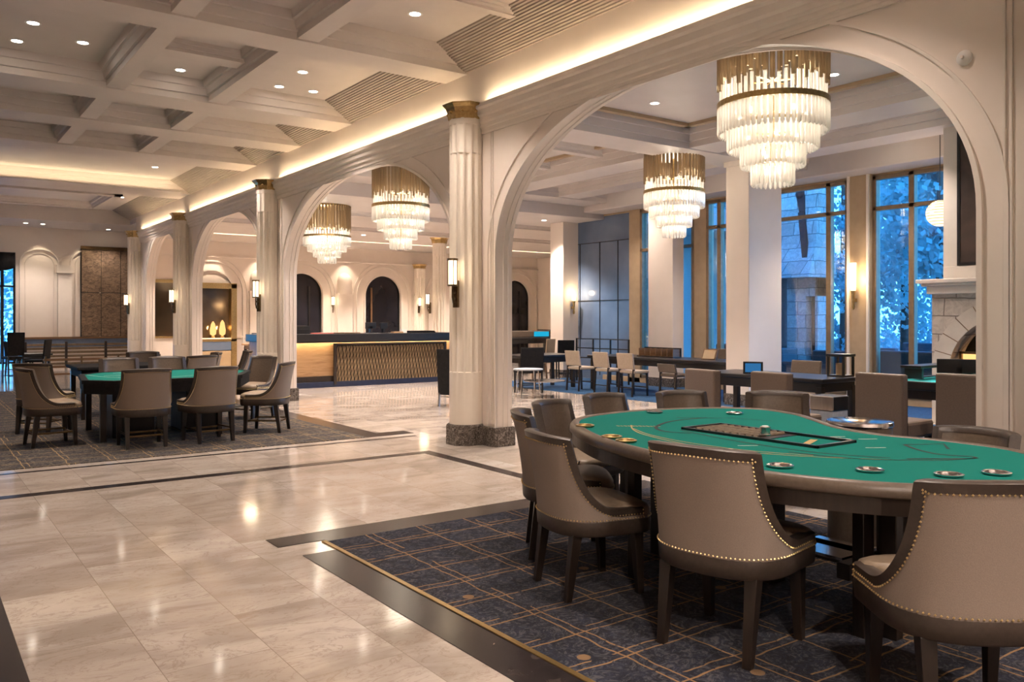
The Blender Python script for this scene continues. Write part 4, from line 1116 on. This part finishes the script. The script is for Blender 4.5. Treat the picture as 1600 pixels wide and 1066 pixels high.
for x, y in ((4.30, 2.78), (4.36, 2.62), (3.62, 2.86), (4.1, 2.42), (3.42, 2.86)):
    m = MB(); ribbon(m, [(x - .04, y + .03), (x, y), (x + .05, y - .03)], .006, PZ); m.build('felt_mark', M['mark_light'], T)
cups = [(3.45, 2.06), (3.62, 1.80), (3.83, 1.70), (3.22, 2.36), (3.20, 3.34), (3.24, 3.50), (3.44, 3.96), (4.35, 4.25), (4.75, 3.86), (3.15, 2.72)]
for x, y in cups:
    m = MB(); m.lathe([(.046, PZ), (.058, PZ + .004), (.060, PZ + .010), (.052, PZ + .013), (.044, PZ + .010), (.042, PZ + .002)], 24, (x, y), False); m.cyl(x, y, PZ, PZ + .002, .044, 24)
    m.build('cup_holder', M['chrome_top'] if x > 4 or y < 2.5 else M['brass'], T, smooth=True)
# chip tray let into the table
m = MB(); tx0, tx1, ty0, ty1 = 3.83, 4.19, 2.58, 3.52
m.box(tx0, ty0, PZ - .002, tx1, ty0 + .02, PZ + .014); m.box(tx0, ty1 - .02, PZ - .002, tx1, ty1, PZ + .014); m.box(tx0, ty0, PZ - .002, tx0 + .02, ty1, PZ + .014); m.box(tx1 - .02, ty0, PZ - .002, tx1, ty1, PZ + .014)
tr = m.build('chip_tray', M['black'], T, bevel=.002)
MB().box(tx0 + .02, ty0 + .36, PZ - .001, tx1 - .02, ty1 - .02, PZ + .003).build('tray_bed', M['wood_dark'], tr)
m = MB()
for k in range(9): m.tube([(tx0 + .04, 3.02 + k * .052, PZ + .006), (tx1 - .04, 3.02 + k * .052, PZ + .006)], .012, 6)
m.build('chip_groove', mottled('tray_slots', (.10, .07, .045), (.20, .15, .10), 30, .5), tr)
ribs = MB(); ribbon(ribs, [(3.9, 2.7), (4.1, 2.78)], .02, PZ + .001); ribs.build('felt_marking', M['mark_gold'], tr)
k_ = thing('table_puck', 'small round metal puck standing on the tray of the near card table', 'table puck', (3.93, 2.98, PZ + .016))
m = MB(); m.lathe([(.03, 0), (.032, .006), (.028, .01), (.027, .04), (.030, .046), (.026, .05)], 20); m.build('body', M['steel'], k_, smooth=True)
MB().cyl(0, 0, .05, .053, .018, 16).build('cap', M['white'], k_)
d = thing('drum_table', 'round polished drum table tucked into the notch of the near card table', 'side table', (5.25, 3.21, .007))
m = MB(); m.lathe([(.205, 0), (.205, .77)], 40); m.build('body', M['leather'], d, smooth=True)
m = MB(); m.lathe([(.212, .77), (.216, .78), (.212, .80), (.2, .803)], 40); m.build('top', M['chrome_top'], d, smooth=True, angle=30)
bx = thing('drop_box', 'small grey metal box fixed under the near card table', 'box', (4.35, 2.42, .007))
MB().box(-.09, -.07, .32, .09, .07, .66).build('body', M['steel'], bx, bevel=.006); MB().box(-.015, -.015, 0, .015, .015, .33).build('stand', M['black'], bx); MB().box(-.07, -.06, 0, .07, .06, .01).build('base', M['black'], bx)

# ------------------------------------------------------------------ far left gaming table
T2 = thing('gaming_table', 'green felt table with chamfered corners and black rail across the aisle', 'gaming table', (0, 0, .007))
poly = [(1.72, 11.12), (2.02, 10.78), (3.35, 10.78), (3.62, 11.05), (4.02, 11.9), (3.9, 12.72), (2.2, 12.72), (1.86, 12.3)]
TZ2 = .75
MB().prism(inset(poly, .07), TZ2 - .04, TZ2).build('felt_top', M['felt'], T2)
m = MB(); n2 = len(poly); a = poly; b_ = inset(poly, .075)
m.rings([[(*a[i], TZ2 - .04), (*a[i], TZ2 + .004), (*b_[i], TZ2 + .006), (*b_[i], TZ2 - .04)] for i in list(range(n2)) + [0]], True, False)
m.build('padded_rail', M['black_matte'], T2)
m = MB(); a = inset(poly, .02); b_ = inset(poly, .05); m.rings([[(*a[i], TZ2 - .16), (*a[i], TZ2 - .04), (*b_[i], TZ2 - .04), (*b_[i], TZ2 - .16)] for i in list(range(n2)) + [0]], True, False)
m.build('apron', M['black_matte'], T2)
MB().box(2.1, 11.35, 0, 2.6, 12.2, TZ2 - .05).build('pedestal', M['black'], T2, bevel=.01)
MB().box(3.0, 11.4, 0, 3.4, 12.2, TZ2 - .05).build('pedestal', M['black'], T2, bevel=.01)
for x, y in ((1.95, 11.1), (2.0, 12.4), (3.3, 11.0), (3.7, 12.4)):
    MB().box(x - .035, y - .035, 0, x + .035, y + .035, TZ2 - .05).build('leg', M['wood_dark'], T2, bevel=.004)
m = MB()
for x, y in ((2.3, 12.4), (2.5, 12.1), (2.1, 11.9)): ribbon(m, [(x, y), (x + .12, y + .02), (x + .2, y - .02)], .012, TZ2 + .001)
ribbon(m, smooth_open([(1.95, 12.2), (2.15, 11.5), (2.7, 11.2), (3.3, 11.5), (3.6, 12.2)], 8), .008, TZ2 + .001)
m.build('felt_marking', M['mark_light'], T2)
def dark_table(name, label, cat, x0, y0, x1, y1, z, loc_z=.007, mat='black', top='black'):
    t = thing(name, label, cat, ((x0 + x1) / 2, (y0 + y1) / 2, loc_z))
    hx, hy = (x1 - x0) / 2, (y1 - y0) / 2
    MB().box(-hx, -hy, z - .05, hx, hy, z).build('table_top', M[top], t, bevel=.012)
    MB().box(-hx + .06, -hy + .06, z - .16, hx - .06, hy - .06, z - .05).build('apron', M[mat], t, bevel=.004)
    for x in (-1, 1):
        for y in (-1, 1): MB().box(x * (hx - .09) - .035, y * (hy - .09) - .035, 0, x * (hx - .09) + .035, y * (hy - .09) + .035, z - .1).build('leg', M['wood_dark'], t, bevel=.003)
    return t
dark_table('black_table', 'low black table behind the far green felt table', 'table', 2.05, 13.6, 3.35, 14.7, .78, .007, 'black_matte', 'black_matte')
c = thing('napkin_box', 'small white box on the low black table behind the green felt', 'box', (2.72, 14.0, .787)); MB().box(-.07, -.05, 0, .07, .05, .03).build('body', M['white'], c, bevel=.004)
# slatted bench rail under the far wall
t = thing('slatted_partition', 'long brown slatted rail partition in front of the far wall', 'partition', (0, 28.6, 0))
for k in range(6): MB().box(2.9, -.02, .10 + k * .115, 6.2, .02, .165 + k * .115).build('slat', M['fin'], t, bevel=.004)
for x in (2.92, 4.0, 5.1, 6.15): MB().box(x - .035, -.035, 0, x + .035, .035, .80).build('post', M['wood_dark'], t, bevel=.004)
t = thing('slatted_partition', 'nearer slatted rail with thin uprights behind the black table', 'partition', (0, 22.0, 0))
for k in range(3): MB().box(2.6, -.015, .18 + k * .17, 5.2, .015, .23 + k * .17).build('slat', M['wood_mid'], t)
for x in (2.65, 3.4, 4.2, 4.6, 5.15): MB().box(x - .02, -.02, 0, x + .02, .02, .62).build('post', M['dark_brass'], t)

# slim black chairs and stools
def slim_chair(label, loc, rz, hs=.46, hb=.93, w_=.42, mat='black_matte', frame='black', group=None, name='dining_chair', cat='chair', back_lo=None, taper_=.0):
    t = thing(name, label, cat, loc, rz, group)
    MB().box(-w_ / 2, -.21, hs - .06, w_ / 2, .22, hs).build('seat', M[mat], t, bevel=.02)
    m = MB(); bl = back_lo or hs + .02
    m.taper((0, -.20, bl), (w_ / 2 - taper_, .022), (0, -.25, hb), (w_ / 2, .020)); m.build('backrest', M[mat], t, bevel=.012)
    for x in (-1, 1):
        MB().taper((x * (w_ / 2 - .03), -.23, 0), (.014, .014), (x * (w_ / 2 - .03), -.19, max(bl, hs - .03)), (.018, .018)).build('leg', M[frame], t)
        MB().taper((x * (w_ / 2 - .03), .20, 0), (.014, .014), (x * (w_ / 2 - .03), .18, hs - .04), (.018, .018)).build('leg', M[frame], t)
    if hs > .4:
        MB().box(-w_ / 2 + .03, .17, .16, w_ / 2 - .03, .19, .18).build('stretcher', M[frame], t); MB().box(-w_ / 2 + .03, -.215, .16, w_ / 2 - .03, -.195, .18).build('stretcher', M[frame], t)
    return t
slim_chair('slim black chair leaning back near the far left window', (2.75, 24.3, 0), face(-.8, .35), .46, .96, .5)
slim_chair('black high chair silhouetted against the far left window', (2.05, 22.6, 0), face(-.2, 1), .62, 1.18, .36)
slim_chair('black chair at the left frame edge by the far window', (2.45, 25.5, 0), face(.8, .5), .46, .9, .45)
dark_table('low_table', 'low black table by the far left window', 'table', 2.5, 25.9, 3.3, 26.8, .55, 0)
# dining stools along the long table by the windows
for k, (y, lb) in enumerate(((13.28, 'beige-backed counter chair, first from the left at the long dark table by the windows'), (12.42, 'beige-backed counter chair, middle one at the long dark table by the windows'), (11.72, 'beige-backed counter chair nearest the aisle at the long dark table by the windows'))):
    slim_chair(lb, (11.42, y, .007), face(1, .05), .50, .83, .42, 'beige', 'wood_dark', 'beige counter chairs', 'counter_chair', 'chair')
dark_table('long_table', 'long dark table running along the tall windows', 'table', 11.78, 9.75, 12.7, 13.5, .72)
slim_chair('dark leather chair pushed under the long window table from the aisle side', (11.55, 10.75, .007), face(1, 0), .48, .66, .44, 'leather', 'wood_dark')
slim_chair('brown chair beyond the long window table, its back above the table top', (13.1, 11.2, .007), face(-1, 0), .48, .88, .46, 'leather', 'wood_dark')
t = thing('menu_rack', 'dark wooden rack with slots standing on the long window table', 'rack', (12.3, 11.9, .727))
MB().box(-.12, -.5, 0, .12, .5, .02).build('base', M['wood_dark'], t)
for k in range(7): MB().box(-.10, -.48 + k * .155, .02, .10, -.46 + k * .155, .17).build('divider', M['wood_mid'], t)
MB().box(.10, -.5, .0, .12, .5, .19).build('back', M['wood_dark'], t)
t = thing('sign_stand', 'small tilted card stand on the long window table near the nearest pier', 'card stand', (12.25, 10.55, .727))
m = MB(); m.taper((0, 0, 0), (.03, .17), (.05, 0, .2), (.008, .17)); m.build('stand', M['wood_mid'], t); 
m = MB(); m.taper((-.032, 0, .02), (.004, .14), (.035, 0, .18), (.004, .14)); m.build('card', M['pilaster'], t)
# railing group in front of the slate panels
t = thing('patio_rail', 'thin dark metal shelving rails in front of the slate blue panels', 'rail', (13.2, 14.6, .007))
for y in (-.9, -.3, .3, .9): MB().box(-.015, y - .015, 0, .015, y + .015, 1.02).build('post', M['black'], t)
for z in (.55, .78, 1.0): MB().box(-.012, -.92, z, .012, .92, z + .022).build('rail', M['black'], t)
slim_chair('dark high-backed chair beside the square pier with the gold sconce', (12.9, 15.6, .007), face(.6, 1), .60, .98, .40, 'black_matte', 'black')
# desks by the far pier
dark_table('black_desk', 'black desk with a tan edge left of the square pier', 'desk', 10.3, 13.9, 11.9, 14.8, .72, .007, 'black', 'black')
dark_table('black_desk', 'taller black desk behind, below the cyan light bar', 'desk', 12.3, 17.6, 14.6, 18.5, 1.0, 0)
t = thing('light_bar', 'console with a glowing cyan light bar on the taller black desk', 'console', (13.5, 18.1, 1.0))
MB().box(-1.1, -.25, 0, .85, .25, .17).build('body', M['leather'], t, bevel=.02); MB().box(.20, -.265, .02, .70, -.25, .15).build('screen', M['screen_cyan'], t); MB().box(.72, -.27, -.0, .86, .27, .20).build('end_cap', M['black'], t)
t = thing('white_box', 'small white dispenser on the black desk left of the pier', 'dispenser', (11.0, 14.3, .727)); MB().box(-.07, -.06, 0, .07, .06, .10).build('body', M['white'], t, bevel=.008); MB().box(-.12, -.08, .10, .12, .08, .125).build('lid', M['white'], t, bevel=.005)
slim_chair('black chair standing in front of the black desk, beyond the round table', (10.25, 13.55, .0), face(.3, 1), .46, .92, .5)
slim_chair('ladder-backed pale chair between the black desk and the square pier', (12.7, 16.2, .007), face(-.3, 1), .46, 1.0, .36, 'pilaster', 'wood_mid')
# round nest of tables
t = thing('round_table', 'small round table with grey top and thin metal legs beyond the near column', 'side table', (9.62, 12.72, 0))
m = MB(); m.lathe([(.27, .52), (.285, .53), (.285, .545), (.27, .55)], 32); m.build('table_top', M['cushion'], t, smooth=True)
m = MB(); m.lathe([(.40, .30), (.40, .318)], 32, (.32, -.1)); m.build('lower_shelf', M['steel'], t, smooth=True)
for k in range(4):
    a = k * PI / 2 + .4; m = MB(); m.tube([(.22 * math.cos(a), .22 * math.sin(a), .52), (.27 * math.cos(a), .27 * math.sin(a), 0)], .012, 6); m.build('leg', M['steel'], t, smooth=True)
m = MB(); m.tube([(.26 * math.cos(a * PI / 10), .26 * math.sin(a * PI / 10), .08) for a in range(20)], .008, 5, True); m.build('foot_ring', M['steel'], t)
slim_chair('black panel-backed chair with chrome legs just left of the nearest whole column', (7.66, 12.2, 0), face(.95, .3), .45, .98, .40, 'black_matte', 'steel', None, 'dining_chair', 'chair', .2)

# ------------------------------------------------------------------ reception counter
ct = thing('reception_counter', 'long reception counter with black slab top and lattice front', 'counter', (0, 17.1, 0))
MB().box(5.95, -.08, 1.01, 10.95, .85, 1.165).build('counter_top', M['black'], ct, bevel=.008)
MB().box(6.0, .14, .12, 10.85, .75, 1.01).build('body', M['oak'], ct, bevel=.004)
MB().box(6.0, .02, 0, 10.85, .72, .12).build('toe_kick', M['blue_dark'], ct, bevel=.003)
MB().box(6.05, -.04, .975, 10.8, -.021, 1.012).build('light_channel', M['black'], ct)
MB().add([(6.05, -.02, .980), (10.8, -.02, .980), (10.8, -.02, 1.006), (6.05, -.02, 1.006), (6.05, -.0205, .980), (10.8, -.0205, .980), (10.8, -.0205, 1.006), (6.05, -.0205, 1.006)], [(0, 1, 2, 3), (7, 6, 5, 4), (0, 4, 5, 1), (1, 5, 6, 2), (2, 6, 7, 3), (3, 7, 4, 0)]).build('light_strip', M['led_counter'], ct)
MB().box(6.0, .10, .12, 7.66, .139, .24).build('skirting', M['wood_dark'], ct)
lp = MB().box(7.66, .04, .08, 10.45, .11, .93).build('lattice_panel', M['black_matte'], ct)
m = MB()
for k in range(104):
    x = 7.70 + k * .0263; sl = .05 * math.sin(k * .13) + .03
    pts = [(x + sl * (z - .4) * 2 + .012 * math.sin(z * 16 + k * 2.1), .03, .10 + z) for z in [i * .08 for i in range(11)]]
    m.tube(pts, .0095, 4)
m.build('lattice', M['fin'], lp)
m = MB(); m.box(7.62, .0, .06, 7.68, .06, .95); m.box(10.43, .0, .06, 10.49, .06, .95); m.box(7.62, 0, .92, 10.49, .06, .96); m.build('lattice_frame', M['wood_dark'], lp, bevel=.003)
def monitor(label, loc, rz, w_, h, scr=None):
    t = thing('monitor', label, 'monitor', loc, rz)
    MB().box(-w_ / 2, -.02, .10, w_ / 2, .02, .10 + h).build('casing', M['black'], t, bevel=.008)
    MB().box(-.03, -.02, .01, .03, .04, .16).build('stand', M['black'], t); MB().box(-.11, -.08, 0, .11, .08, .012).build('base', M['black'], t, bevel=.003)
    MB().box(-w_ / 2 + .02, .0201, .12, w_ / 2 - .02, .022, .08 + h).build('screen', M[scr or 'dark_glass'], t)
    return t
CT = 1.165
monitor('black monitor seen from behind on the long counter', (8.72, 17.55, CT), 0, .27, .15)
monitor('pale-edged small monitor beside the black one on the long counter', (9.08, 17.6, CT), .3, .22, .14)
def block(name, label, cat, loc, sx, sy, sz, mat, mat2=None):
    t = thing(name, label, cat, loc)
    MB().box(-sx, -sy, 0, sx, sy, sz * .6).build('body', M[mat], t, bevel=.004); MB().box(-sx * .94, -sy * .94, sz * .6, sx * .94, sy * .94, sz).build('lid', M[mat2 or mat], t, bevel=.003)
block('register', 'black register at the left end of the long counter', 'register', (6.95, 17.45, CT), .20, .14, .18, 'black')
block('desk_mat', 'dull red mat lying on the long counter', 'mat', (7.45, 17.4, CT), .24, .15, .022, 'red')
block('desk_tray', 'flat dark tray on the long counter right of the red mat', 'tray', (8.05, 17.4, CT), .28, .14, .025, 'dark_brass')
block('desk_tray', 'long black tray on the right half of the long counter', 'tray', (9.95, 17.4, CT), .32, .16, .05, 'black_matte')
block('paper_cup_box', 'small white box on the long counter left of the black tray', 'box', (9.5, 17.42, CT), .07, .05, .09, 'white')
block('wooden_box', 'flat orange-brown box on the long counter beside the monitors', 'box', (9.30, 17.36, CT), .13, .08, .035, 'oak')

# cabinet and mirror on the far wall
t = thing('display_cabinet', 'brass framed display cabinet with glowing candles on the far wall', 'cabinet', (7.9, FY - .30, 0))
m = MB(); m.box(-.68, 0, 0, -.62, .3, 2.6); m.box(.50, 0, 0, .68, .3, 2.6); m.box(-.68, 0, 2.45, .68, .3, 2.62); m.box(-.68, 0, .78, .68, .3, .86); m.build('frame', M['brass'], t, bevel=.006)
MB().box(-.62, .24, 0, .5, .3, 2.45).build('back', M['smoked'], t); MB().box(-.62, .02, .86, .5, .26, .89).build('shelf', M['white'], t)
MB().box(-.62, .02, .50, .5, .25, .78).build('drawer', M['panel_blue'], t, bevel=.004); MB().box(-.62, .02, 0, .5, .25, .48).build('lower_panel', M['pilaster'], t, bevel=.004)
for k, (x, h, lb) in enumerate(((-.03, .52, 'glowing amber glass flame lamp on the cabinet shelf, left of two'), (.26, .56, 'glowing amber glass flame lamp on the cabinet shelf, right of two'))):
    c = thing('flame_lamp', lb, 'lamp', (7.9 + x, FY - .17, .893))
    MB().lathe([(.06, 0), (.05, .05), (.02, .06)], 16).build('base', M['brass'], c, smooth=True); MB().lathe([(.02, .06), (.09, .12), (.10, .25), (.06, h - .08), (.015, h)], 16).build('lamp_shade', M['flame'], c, smooth=True)
    light('POINT', 'flame_glow', (7.9 + x, FY - .42, 1.2), 4, (1, .6, .25), .06)
t = thing('wall_mirror', 'gold framed smoked mirror on the far wall seen through the last arch', 'mirror', (6.42, FY, .95))
MB().box(-.40, -.05, 0, .34, -.02, 1.66).build('glass', M['smoked'], t)
m = MB(); m.box(-.46, -.07, -.05, -.39, 0, 1.75); m.box(.33, -.07, -.05, .40, 0, 1.75); m.box(-.46, -.07, 1.65, .40, 0, 1.75); m.box(-.46, -.07, -.05, .4, 0, .01); m.build('mirror_frame', M['brass'], t, bevel=.005)
dark_table('console_table', 'wooden console table with thin legs left of the long counter', 'table', 7.9, 23.6, 9.4, 24.2, .78, 0, 'wood_mid', 'oak')
slim_chair('wooden framed chair tucked at the console table on its right', (8.9, 23.3, 0), face(0, 1), .42, .62, .45, 'pilaster', 'wood_mid')
slim_chair('wooden framed chair tucked at the console table on its left', (8.2, 23.2, 0), face(0, 1), .42, .62, .45, 'pilaster', 'wood_mid')
t = thing('black_lectern', 'black lectern with a flat top beside the console table', 'lectern', (7.4, 20.6, 0))
MB().box(-.03, -.03, 0, .03, .03, 1.0).build('post', M['black'], t); MB().box(-.35, -.2, 1.0, .35, .2, 1.14).build('top', M['black'], t, bevel=.006); MB().box(-.2, -.16, 0, .2, .16, .03).build('base', M['black'], t)

# ------------------------------------------------------------------ tables and box chairs just beyond the near arch
def box_chair(label, loc, rz, w_=.5, h=.92):
    t = thing('box_chair', label, 'chair', loc, rz, 'brown box-backed chairs beyond the near arch')
    MB().box(-w_ / 2, -.30, .12, w_ / 2, -.20, h).build('backrest', M['leather_box'], t, bevel=.018)
    m = MB(); m.tube([(-w_ / 2 + .012, -.195, .14), (-w_ / 2 + .012, -.195, h - .012), (w_ / 2 - .012, -.195, h - .012), (w_ / 2 - .012, -.195, .14)], .007, 6); m.build('piping', M['leather_dark'], t)
    MB().box(-w_ / 2, -.20, .32, w_ / 2, .28, .48).build('seat', M['leather_box'], t, bevel=.03)
    for x in (-1, 1):
        for y in (-.26, .24): MB().taper((x * (w_ / 2 - .04), y, 0), (.018, .018), (x * (w_ / 2 - .04), y, .33), (.025, .025)).build('leg', M['wood_dark'], t)
    return t
M['leather_box'] = mottled('box_leather', (.125, .088, .066), (.15, .108, .082), 60, .42, bmp=.1)
bc = box_chair('brown box-backed chair farthest of the row beyond the near arch, beside the lit tablet', (7.42, 6.25, .007), face(1, -.12), .48, .93)
for x, y, f, lb, s in ((7.62, 5.50, (1, -.05), 'brown box-backed chair just right of the lit tablet', 1.0), (7.98, 4.50, (1, 0), 'brown box-backed chair rising behind the drum table', 1.03), (8.22, 3.82, (1, .05), 'brown box-backed chair beside the right pier, below the black screen', 1.05)):
    dup(bc, (x, y, .007), face(*f), lb, None, (s, s, s))
dark_table('dark_gaming_table', 'dark card table between the box-backed chairs and the nearest square pier', 'gaming table', 8.45, 5.62, 9.25, 7.5, .80)
tt = thing('teal_gaming_table', 'card table with bright teal felt in front of the fireplace', 'gaming table', (9.75, 4.3, .007))
MB().box(-.85, -.95, .74, .85, .80, .80).build('felt_top', M['felt_teal'], tt)
m = MB(); m.box(-.92, -1.02, .72, -.85, .87, .815); m.box(.85, -1.02, .72, .92, .87, .815); m.box(-.92, .80, .72, .92, .87, .815); m.box(-.92, -1.02, .72, .92, -.95, .815); m.build('padded_rail', M['black'], tt, bevel=.012)
MB().box(-.85, -.9, .62, .85, .78, .735).build('apron', M['wood_dark'], tt)
MB().box(-.3, -.5, 0, .3, .5, .64).build('pedestal', M['black'], tt, bevel=.01)
for x in (-.75, .75):
    for y in (-.8, .7): MB().box(x - .04, y - .04, 0, x + .04, y + .04, .64).build('leg', M['wood_dark'], tt)
t = thing('table_hood', 'dark flat shelf standing over the back of the teal table', 'shelf', (9.95, 4.98, .822))
MB().box(-.8, -.12, .12, .5, .12, .15).build('top', M['wood_dark'], t, bevel=.005)
for x in (-.72, .42): MB().box(x - .02, -.1, 0, x + .02, .1, .12).build('support', M['black'], t)
mo = monitor('black screen on the teal table seen from behind beside the right pier', (8.98, 4.36, .824), face(1, .5), .42, .15)
t = thing('tablet', 'small tablet with a lit blue screen on the dark card table', 'tablet', (8.62, 6.72, .808), face(-1, -.75))
m = MB(); m.taper((0, 0, 0), (.12, .012), (0, -.03, .15), (.12, .010)); m.build('casing', M['black'], t); m = MB(); m.taper((0, .0125, .02), (.095, .001), (0, -.0155, .13), (.095, .001)); m.build('screen', M['screen'], t)
t = thing('lantern', 'dark framed glass lantern on the dark card table', 'lantern', (9.08, 5.80, .807))
MB().box(-.11, -.11, 0, .11, .11, .02).build('base', M['black'], t); MB().box(-.12, -.12, .24, .12, .12, .27).build('top', M['black'], t)
for x in (-1, 1):
    for y in (-1, 1): MB().box(x * .1 - .012, y * .1 - .012, .02, x * .1 + .012, y * .1 + .012, .24).build('post', M['black'], t)
MB().cyl(0, 0, .02, .16, .055, 16).build('candle', M['pilaster'], t)
t = thing('storage_box', 'grey two-tone bin on the floor behind the green felt', 'bin', (8.14, 5.34, .007))
MB().box(-.14, -.14, 0, .14, .14, .50).build('body', M['cushion'], t, bevel=.01); MB().box(-.145, -.145, .50, .145, .145, .66).build('lid', M['steel'], t, bevel=.01)
slim_chair('low leather chair beyond the dark card table, top of its back showing', (9.75, 6.9, .007), face(-1, 0), .48, .92, .46, 'leather', 'wood_dark')

# ------------------------------------------------------------------ render look
sc.view_settings.view_transform = 'Standard'; sc.view_settings.look = 'None'
sc.view_settings.exposure = 2.12; sc.view_settings.gamma = 1; sc.view_settings.use_curve_mapping = False
cy = sc.cycles
cy.use_denoising = True; cy.use_adaptive_sampling = True; cy.adaptive_threshold = .015
try: cy.denoiser = 'OPENIMAGEDENOISE'
except Exception: pass
cy.max_bounces = 8; cy.diffuse_bounces = 4; cy.glossy_bounces = 4; cy.transmission_bounces = 4; cy.transparent_max_bounces = 12
cy.sample_clamp_indirect = 6; cy.caustics_reflective = False; cy.caustics_refractive = False; cy.blur_glossy = .5
